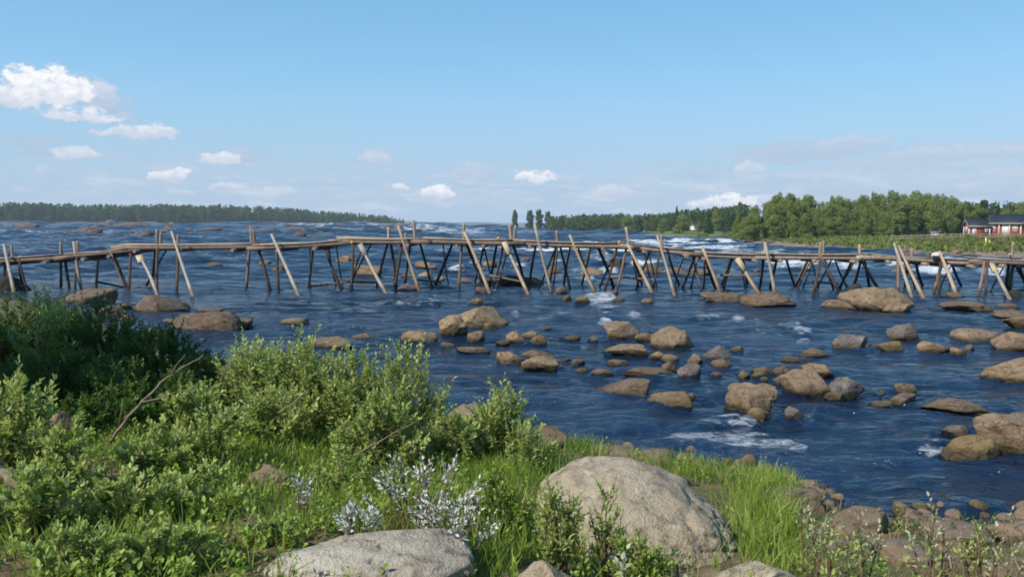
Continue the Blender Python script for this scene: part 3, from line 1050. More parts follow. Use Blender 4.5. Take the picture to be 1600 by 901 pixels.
def pine_arrays(seed, h, w, n, size):
    r = np.random.default_rng(seed)
    lobes = []
    for i in range(8):
        f = r.uniform(0.5, 0.97)
        rr = w * (0.35 + 0.6 * (1 - f)) * r.uniform(0.7, 1.2)
        a, off = r.uniform(0, 6.28), w * r.uniform(0.1, 0.5) * (1.25 - f)
        lobes.append((off * math.cos(a), off * math.sin(a), h * f, rr, rr, h * 0.07))
    C, D, k = crown_points(r, n, lobes)
    lt = r.uniform(0.2, 0.8, 8)
    return clump_quads(r, C, D, size * np.ones(n), np.clip(lt[k] + r.normal(size=n) * 0.2, 0, 1))


def trunk_acc(seed, h, rad, limbs=6, top=0.93):
    r = np.random.default_rng(seed)
    a = Acc()
    z = np.linspace(-0.4, h * top, 8)
    wob = np.cumsum(r.normal(size=(8, 2)) * 0.012 * h, axis=0) * np.linspace(0, 1, 8)[:, None] * 0.5
    P = np.column_stack([wob, z])
    a.tube(P, np.linspace(rad, rad * 0.15, 8), 7, False)
    for i in range(limbs):
        f = r.uniform(0.25, 0.85)
        p = np.array([np.interp(f, np.linspace(0, 1, 8), P[:, 0]), np.interp(f, np.linspace(0, 1, 8), P[:, 1]), np.interp(f, np.linspace(0, 1, 8), P[:, 2])])
        an = r.uniform(0, 6.28)
        ln = h * r.uniform(0.12, 0.24) * (1.2 - f)
        e = p + np.array([math.cos(an) * ln, math.sin(an) * ln, ln * 0.9])
        a.tube([p, (p + e) / 2 - [0, 0, ln * 0.06], e], [rad * 0.35, rad * 0.22, rad * 0.06], 5, False)
    return a


def make_tree(name, kind, seed, h, w, n, size, mat, bark='bark'):
    root = empty(name)
    arr = {'leafy': leafy_arrays, 'spruce': spruce_arrays, 'pine': pine_arrays}[kind](seed, h, w, n, size)
    link('crown', np_mesh('crown', arr[0], arr[1], False, {'tint': arr[2]}), M[mat], root)
    trunk_acc(seed, h, h * 0.014, 6 if kind != 'spruce' else 0).build('trunk', M[bark], root, smooth=True)
    return root


def copy_tree(o, parent=None):
    c = o.copy()
    COL.objects.link(c)
    c.parent = parent
    for ch in o.children:
        copy_tree(ch, c)
    return c


class Proto:
    """first use places the tree itself, later uses copies"""
    def __init__(self, *a):
        self.o, self.used, self.h = make_tree(*a), False, a[3]

    def put(self, loc, h, label, cat='tree', group=None, rz=0.0, sx=1.0):
        if self.used:
            kids = list(self.o.children)
            o = self.o.copy()
            COL.objects.link(o)
            for ch in kids:
                c = ch.copy()
                COL.objects.link(c)
                c.parent = o
            for k in ('group', 'label', 'category'):
                if k in o:
                    del o[k]
        else:
            o, self.used = self.o, True
        s = h / self.h
        o.location, o.rotation_euler, o.scale = loc, (0, 0, rz), (s * sx, s * sx, s)
        return tag(o, label, cat, group)


def px_tree(proto, px, dist, ytop, label, group=None, sx=1.0, cat='tree'):
    p = on_ray(px, 400, dist)
    z = rbz(p.x, p.y) - 0.1
    h = on_ray(px, ytop, dist).z - z
    return proto.put((p.x, p.y, z), h, label, cat, group, random.uniform(0, 6.28), sx)


def right_wood():
    birches = [Proto('birch_tree', 'leafy', 100 + i, 11.0, w, 4600, 0.21, 'birch', 'birchbark') for i, w in enumerate((2.9, 3.4, 2.6, 3.2, 2.3))]
    skyline = [(1150, 338), (1165, 330), (1185, 316), (1205, 306), (1230, 300), (1255, 304), (1275, 309), (1300, 306), (1330, 308), (1355, 304), (1380, 299), (1400, 297), (1425, 299), (1445, 295), (1465, 299), (1480, 310), (1495, 313), (1512, 309), (1535, 314)]
    sx_, sy_ = [s[0] for s in skyline], [s[1] for s in skyline]
    rr = random.Random(4)
    G = 'birches of the grove on the far right bank'
    # back row makes the skyline, two lower rows fill the front down to the meadow
    for row, (d0, drop, step) in enumerate(((196, 0, 11), (184, 9, 15), (174, 22, 18))):
        px = 1152 + row * 5
        while px < 1512:
            if row == 0 or px < 1490:
                yt = np.interp(px, sx_, sy_) + drop * rr.uniform(0.5, 1.4) + rr.uniform(-4, 7)
                if row == 2 and rr.random() < 0.25:
                    px += step
                    continue
                px_tree(rr.choice(birches), px + rr.uniform(-4, 4), d0 + rr.uniform(-4, 4), yt, 'leafy green birch in the dense grove left of the red cottage', G, rr.uniform(0.6, 0.95) * (1.0 if row < 2 else 1.2))
            px += step * rr.uniform(0.8, 1.2)
    G2 = 'trees behind the red cottage'
    sp = [Proto('spruce_tree', 'spruce', 130 + i, 11.0, w, 1300, 0.42, 'spruce') for i, w in enumerate((1.9, 2.4))]
    pn = Proto('pine_tree', 'pine', 140, 12.0, 2.4, 700, 0.4, 'birch_far')
    for px, yt, k in ((1512, 322, 1), (1528, 318, 0), (1545, 322, 1), (1556, 318, 1), (1568, 325, 0), (1580, 321, 1), (1592, 314, 0), (1606, 316, 1), (1622, 318, 0), (1640, 312, 1)):
        (px_tree(birches[k], px, 205, yt, 'bushy birch rising behind the roof of the red cottage', G2, 1.0) if k == 0
         else px_tree(sp[0], px, 208, yt, 'dark spruce rising behind the roof of the red cottage', G2, 1.1))
    px_tree(pn, 1533, 200, 308, 'thin bare-looking pine topping the trees by the small red shed')
    # spaced trees at the bend, in front of the distant wood
    B = birches
    px_tree(B[1], 1065, 300, 334, 'round pale green tree alone on the meadow at the bend', sx=1.5)
    px_tree(sp[1], 1106, 280, 333, 'broad dark spruce left of the birch grove', sx=1.2)
    px_tree(sp[0], 1056, 330, 322, 'tall dark spruce spire poking above the round pale tree')
    px_tree(sp[1], 1136, 300, 328, 'dark spruce at the left edge of the birch grove', sx=1.0)
    px_tree(B[4], 1118, 310, 322, 'slender birch between the two dark spruces', sx=0.9)
    px_tree(B[0], 980, 380, 336, 'small round bush-like tree at the foot of the distant wood', sx=1.3)
    px_tree(sp[0], 998, 390, 338, 'short dark spruce beside the round bush-like tree', sx=1.4)
    px_tree(B[2], 1035, 330, 341, 'low leafy tree left of the round pale tree', sx=1.4)
    px_tree(B[3], 1092, 320, 345, 'low leafy tree right of the round pale tree', sx=1.3)
    px_tree(B[3], 1150, 255, 344, 'low leafy tree at the foot of the birch grove', sx=1.4)
    tall = Proto('poplar_tree', 'leafy', 150, 16.0, 2.2, 900, 0.6, 'birch_far', 'bark')
    px_tree(tall, 804, 620, 327, 'tall grey-green tree standing apart at the river bend', sx=1.0)
    px_tree(tall, 828, 610, 327, 'tall tree heading the distant wood, left of its pair', sx=1.2)
    px_tree(tall, 842, 600, 326, 'tall tree heading the distant wood, middle of three', sx=1.2)
    px_tree(tall, 856, 600, 329, 'tall tree heading the distant wood, right of its pair', sx=1.2)


right_wood()


def forest_mass(name, label, spots, mats, seed):
    """far wood that reads as one mass: spots are (x, y, z, height, kind)"""
    r = np.random.default_rng(seed)
    protos = {'l': [leafy_arrays(seed + i, 1.0, 0.27, 170, 0.055, 0.03) for i in range(3)],
              's': [spruce_arrays(seed + 5 + i, 1.0, 0.17, 100, 0.055) for i in range(3)],
              'p': [pine_arrays(seed + 9 + i, 1.0, 0.2, 90, 0.055) for i in range(3)]}
    a = Acc()
    for x, y, z, h, k in spots:
        V, Q, T = protos[k][r.integers(3)]
        an = r.uniform(0, 6.28)
        c, s = math.cos(an), math.sin(an)
        W = np.stack([(V[:, 0] * c - V[:, 1] * s) * h + x, (V[:, 0] * s + V[:, 1] * c) * h + y, V[:, 2] * h + z], 1)
        a.add(W, Q, tint=np.clip(T + r.normal() * 0.25 - (0.35 if k == 's' else 0), 0, 1))
        a.tube([(x, y, z - 0.5), (x, y, z + h * 0.85)], [h * 0.013, h * 0.004], 4, False)
    o = a.build(name, mats, tint=True)
    tag(o, label, 'forest', kind='stuff')


def far_woods():
    rr = random.Random(9)
    spots = []
    # left far shore: skyline drops towards the right end
    for i in range(1700):
        x = rr.uniform(-820, -88)
        yb = float(np.interp(x, [-900, -500, -250, -120, -85], [760, 830, 900, 960, 1000]))
        depth = rr.uniform(0, 1) ** 1.5 * 150 + 6
        y = yb + depth
        px = 800 + F * x / y
        if px > 632:
            continue
        top = float(np.interp(px, [0, 80, 150, 250, 350, 430, 500, 600, 640], [316, 316, 319, 318, 319, 323, 328, 335, 342])) + rr.uniform(0, 6)
        z = 1.0 + min(depth, 60) * 0.02
        h = max(6, on_ray(px, top, y).z - z)
        k = rr.choice('lllpps')
        spots.append((x, y, z, h * (1.0 if depth > 40 else rr.uniform(0.45, 0.98)), k))
    forest_mass('forest', 'long low mixed wood along the far left shore', spots, M['birch_far'], 200)
    spots = []
    for i in range(420):
        px = rr.uniform(858, 1165)
        y = rr.uniform(470, 640) if px < 1010 else rr.uniform(380, 520)
        p = on_ray(px, 400, y)
        z = rbz(p.x, p.y)
        top = float(np.interp(px, [858, 900, 950, 1000, 1040, 1090, 1165], [336, 334, 332, 333, 331, 325, 316])) + rr.uniform(0, 8)
        spots.append((p.x, y, z, max(5, on_ray(px, top, y).z - z), rr.choice('llllps')))
    forest_mass('forest', 'distant leafy wood beyond the meadow at the river bend', spots, M['birch_far'], 300)
    spots = []
    for i in range(150):
        px = rr.uniform(1490, 1760)
        y = rr.uniform(205, 250)
        p = on_ray(px, 400, y)
        z = rbz(p.x, p.y)
        spots.append((p.x, y, z, max(5, on_ray(px, 316 + rr.uniform(-3, 14), y).z - z), rr.choice('llls')))
    forest_mass('forest', 'mixed wood behind the red cottage at far right', spots, M['birch_far'], 400)


far_woods()


# ================================================================== buildings
def gable_house(name, label, loc, rz, L, W, eave, ridge, wall, openings, cat='house', over=0.35, posts=(), trim='white', chimney=False):
    """front is local -y, length along x; openings: (kind, x, z0, w, h, side)"""
    root = empty(name, loc, rz)
    tag(root, label, cat)
    a = Acc()
    x0, x1, y0, y1 = -L / 2, L / 2, -W / 2, W / 2
    V = [(x0, y0, -0.6), (x1, y0, -0.6), (x1, y1, -0.6), (x0, y1, -0.6), (x0, y0, eave), (x1, y0, eave), (x1, y1, eave), (x0, y1, eave), (x0, 0, ridge), (x1, 0, ridge)]
    a.add(V, [(0, 1, 5, 4), (2, 3, 7, 6)], [(1, 2, 6, 9, 5), (3, 0, 4, 8, 7)])
    a.build('wall', M[wall], root)
    sl_ = (ridge - eave) / (W / 2)
    for s in (-1, 1):
        b = Acc()
        ye, ze = s * (W / 2 + over), eave - over * sl_ + 0.05
        pr = [(x0 - over, 0, ridge + 0.05), (x1 + over, 0, ridge + 0.05), (x1 + over, ye, ze), (x0 - over, ye, ze)]
        V = pr + [(p[0], p[1], p[2] + 0.14) for p in pr]
        b.add(V, [(0, 3, 2, 1), (4, 5, 6, 7), (0, 1, 5, 4), (1, 2, 6, 5), (2, 3, 7, 6), (3, 0, 4, 7)])
        b.build('roof', M['roof'], root)
        f = Acc()
        yf = ye + s * 0.02
        f.box((x0 - over, min(yf, yf + s * 0.05), ze - 0.12), (x1 + over, max(yf, yf + s * 0.05), ze + 0.17))
        f.build('fascia', M['planks'], root)
        for xe in (x0 - over - 0.06, x1 + over + 0.01):
            g = Acc()
            q = [(xe, 0, ridge - 0.10), (xe, ye, ze - 0.14), (xe, ye, ze + 0.16), (xe, 0, ridge + 0.21)]
            V = q + [(p[0] + 0.05, p[1], p[2]) for p in q]
            g.add(V, [(0, 1, 2, 3), (7, 6, 5, 4), (0, 4, 5, 1), (1, 5, 6, 2), (2, 6, 7, 3), (3, 7, 4, 0)])
            g.build('bargeboard', M['planks'], root)
    for kind, x, z, w, h, side in openings:
        a, g = Acc(), Acc()
        if side == 'f':
            lo = lambda u0, u1, za, zb, d0, d1: ((x + u0, y0 - d1, za), (x + u1, y0 - d0, zb))
        elif side == 'r':
            lo = lambda u0, u1, za, zb, d0, d1: ((x1 + d0, x + u0, za), (x1 + d1, x + u1, zb))
        else:
            lo = lambda u0, u1, za, zb, d0, d1: ((x0 - d1, x + u0, za), (x0 - d0, x + u1, zb))
        t_ = 0.07
        for u0, u1, za, zb in ((-w / 2 - t_, -w / 2, z - t_, z + h + t_), (w / 2, w / 2 + t_, z - t_, z + h + t_), (-w / 2, w / 2, z + h, z + h + t_), (-w / 2, w / 2, z - t_, z)):
            a.box(*lo(u0, u1, za, zb, 0.003, 0.06))
        g.box(*lo(-w / 2, w / 2, z, z + h, 0.004, 0.03))
        if kind == 'window':
            a.box(*lo(-0.03, 0.03, z, z + h, 0.031, 0.055))
            fr = a.build('window', M['white'], root)
            g.build('pane', M['curtain'], fr)
        else:
            fr = a.build('door', M['white'], root)
            g.build('door_leaf', M['white' if kind == 'door' else 'glass'], fr)
    for x in posts:
        a = Acc()
        a.box((x - 0.07, y0 - 0.28, -0.4), (x + 0.07, y0 - 0.14, eave - 0.1))
        a.build('porch_post', M['white'], root)
    for x, y in ((x0, y0), (x1, y0), (x0, y1), (x1, y1)):
        a = Acc()
        a.box((x - 0.08, y - 0.08, -0.5), (x + 0.08, y + 0.08, eave - 0.14))
        a.build('corner_board', M['white'], root)
    if chimney:
        a = Acc()
        a.box((-0.4, 0.2, ridge - 0.6), (0.3, 0.9, ridge + 0.7))
        a.build('chimney', M['bark'], root)
    return root


def buildings():
    d = 150.0
    p = on_ray(1569, 366, d)
    z = on_ray(1569, 368, d).z
    gable_house('cottage', 'red wooden cottage with dark blue-grey roof, white posts and white windows', (p.x + 2.2, p.y + 1.8, z), R(-54), 5.8, 5.4, 2.35, 3.75, 'red',
                [('window', -1.9, 0.9, 0.75, 1.1, 'f'), ('door', 0.25, 0.1, 0.95, 1.95, 'f'), ('window', 1.9, 0.9, 0.75, 1.1, 'f'), ('garage', 0.6, 0.0, 2.2, 1.5, 'r')], posts=(-0.75, 1.05), over=0.4)
    p = on_ray(1529, 367, d + 2)
    gable_house('shed', 'small red shed with black roof left of the red cottage', (p.x + 0.3, p.y + 1.2, on_ray(1529, 368.5, d + 2).z), R(-10), 3.6, 2.6, 1.9, 3.0, 'red',
                [('window', 0.0, 0.8, 0.6, 0.9, 'l'), ('door', -0.9, 0.05, 0.55, 1.7, 'f'), ('window', 1.2, 0.8, 0.45, 0.7, 'f')], cat='shed', over=0.25)
    # tiny far buildings
    for px, w, label, wall, dd, yb, rz in ((848, 7.0, 'tiny white building at the distant river bend, left end of its row', 'white', 590, 360, R(15)), (857, 4.5, 'tiny faded red hut between the white buildings at the distant bend', 'pinkwall', 592, 359, R(40)),
                                       (868, 9.0, 'tiny white building right of the faded red hut at the distant bend', 'white', 585, 360, R(8))):
        q = on_ray(px, yb, dd)
        gable_house('hut', label, (q.x, q.y, rbz(q.x, q.y) + 0.3), rz, w, 4.0, 2.5, 3.2, wall, [('window', 0.0, 0.9, 1.0, 1.0, 'f')], cat='building', over=0.2)
    q = on_ray(1087, 352, 330)
    gable_house('house', 'small far house with dark roof and white wall between trees at the bend', (q.x, q.y, rbz(q.x, q.y) + 1.6), R(20), 3.2, 3.0, 1.1, 2.4, 'white', [('window', -0.7, 0.4, 0.5, 0.5, 'f'), ('window', 0.7, 0.4, 0.5, 0.5, 'f')])
    q = on_ray(1461, 364, 168)
    gable_house('hut', 'small white hut half hidden at the foot of the birch grove', (q.x, q.y, rbz(q.x, q.y)), R(-30), 1.3, 1.2, 0.9, 1.4, 'white', [('door', 0.2, 0.05, 0.4, 0.7, 'f')], cat='building', over=0.12)


buildings()


# ================================================================== far right bank: fence, poles, scrub
def far_bank_things():
    rt = empty('rail_fence')
    tag(rt, 'long grey wooden rail fence across the meadow below the red cottage', 'fence')
    xs = np.linspace(1392, 1640, 17)
    pts = []
    for px in xs:
        p = on_ray(px, 380, 128 - (px - 1392) * 0.03)
        pts.append((p.x, p.y, rbz(p.x, p.y)))
    for p in pts:
        a = Acc()
        a.tube([(p[0], p[1], p[2] - 0.2), (p[0], p[1], p[2] + 1.0)], 0.06, 6)
        a.build('post', M['planks'], rt)
    for hgt in (0.9, 0.5):
        a = Acc()
        a.tube([(p[0], p[1] - 0.09, p[2] + hgt) for p in pts], 0.05, 5)
        a.build('rail', M['planks'], rt)
    for px, yt, yb, lab in ((1540, 372, 388, 'taller yellow marker pole on the far right bank'), (1546, 376, 390, 'shorter yellow marker pole beside the taller one on the bank')):
        d = 96.0
        b, t_ = on_ray(px, yb, d), on_ray(px + 0.5, yt, d)
        rt = empty('marker_pole', b)
        tag(rt, lab, 'pole')
        a = Acc()
        a.tube([(0, 0, -0.5), tuple((t_ - b) * 0.5 + Vector((0.01, 0, 0))), tuple(t_ - b)], [0.085, 0.08, 0.07], 8)
        a.build('shaft', M['yellowp'], rt)
        a = Acc()
        k = t_ - b
        a.tube([tuple(k), tuple(k + Vector((0, 0, 0.1)))], [0.09, 0.05], 8)
        a.build('cap', M['canvas'], rt)
    # scrub and pale stones along the water's edge
    rr = random.Random(12)
    sc = Proto('bank_shrub', 'leafy', 171, 2.0, 1.3, 420, 0.13, 'scrub')
    gs = Proto('green_bank_shrub', 'leafy', 172, 2.0, 1.4, 420, 0.14, 'birch')
    for i in range(46):
        y = rr.uniform(72, 125)
        x = float(np.interp(y, RBY, RBX)) + rr.uniform(0.5, 26)
        if 800 + F * x / y > 1680:
            continue
        (sc if rr.random() < 0.6 else gs).put((x, y, rbz(x, y) - 0.15), rr.uniform(0.6, 1.3), 'low grey-green scrub bush on the stony far right bank', 'shrub', 'scrub bushes on the stony far right bank', rr.uniform(0, 6), 1.3)
    for i in range(26):
        px = rr.uniform(1490, 1610)
        p = on_ray(px, 400, rr.uniform(118, 143))
        gs.put((p.x, p.y, rbz(p.x, p.y) - 0.15), rr.uniform(0.5, 1.1), 'low green bush on the grassy slope below the red cottage', 'shrub', 'bushes below the red cottage', rr.uniform(0, 6), 1.5)
    for i in range(40):
        y = rr.uniform(150, 260)
        x = float(np.interp(y, RBY, RBX)) + rr.uniform(3, 14)
        gs.put((x, y, rbz(x, y) - 0.15), rr.uniform(0.6, 1.6), 'low green bush on the meadow edge before the birch grove', 'shrub', 'bushes on the meadow edge', rr.uniform(0, 6), 1.5)
    for i in range(34):
        y = rr.uniform(72, 190)
        x = float(np.interp(y, RBY, RBX)) + rr.uniform(-2.5, 2.5)
        P, Fc = fit_rock(900 + i, rr.uniform(0.5, 1.6), rr.uniform(0.2, 0.6), rr.uniform(0.6, 1.6), 2)
        o = link('shore_stone', np_mesh('shore_stone', P, Fc), M['bank'], loc=(x, y, max(rbz(x, y), float(water_z(x, y))) - 0.05))
        tag(o, 'pale brown stone at the water edge of the far right bank', 'stone', 'stones edging the far right bank')
    # grass of the meadow as one mass
    r = np.random.default_rng(77)
    n = 26000
    y = r.uniform(70, 240, n)
    x = np.interp(y, RBY, RBX) + r.uniform(3, 70, n)
    ok = x / y < 0.75
    x, y = x[ok], y[ok]
    n = len(x)
    base = np.stack([x, y, rbank_z(x, y) - 0.05], 1)
    d = r.normal(size=(n, 3)) * 0.35
    d[:, 2] = 1
    V, Q, T = leaves(base, d, r.uniform(0.25, 0.7, n), 0.30, r)
    tag(link('meadow_grass', np_mesh('meadow_grass', V, Q, True, {'tint': T}), M['meadow']), kind='stuff')


far_bank_things()

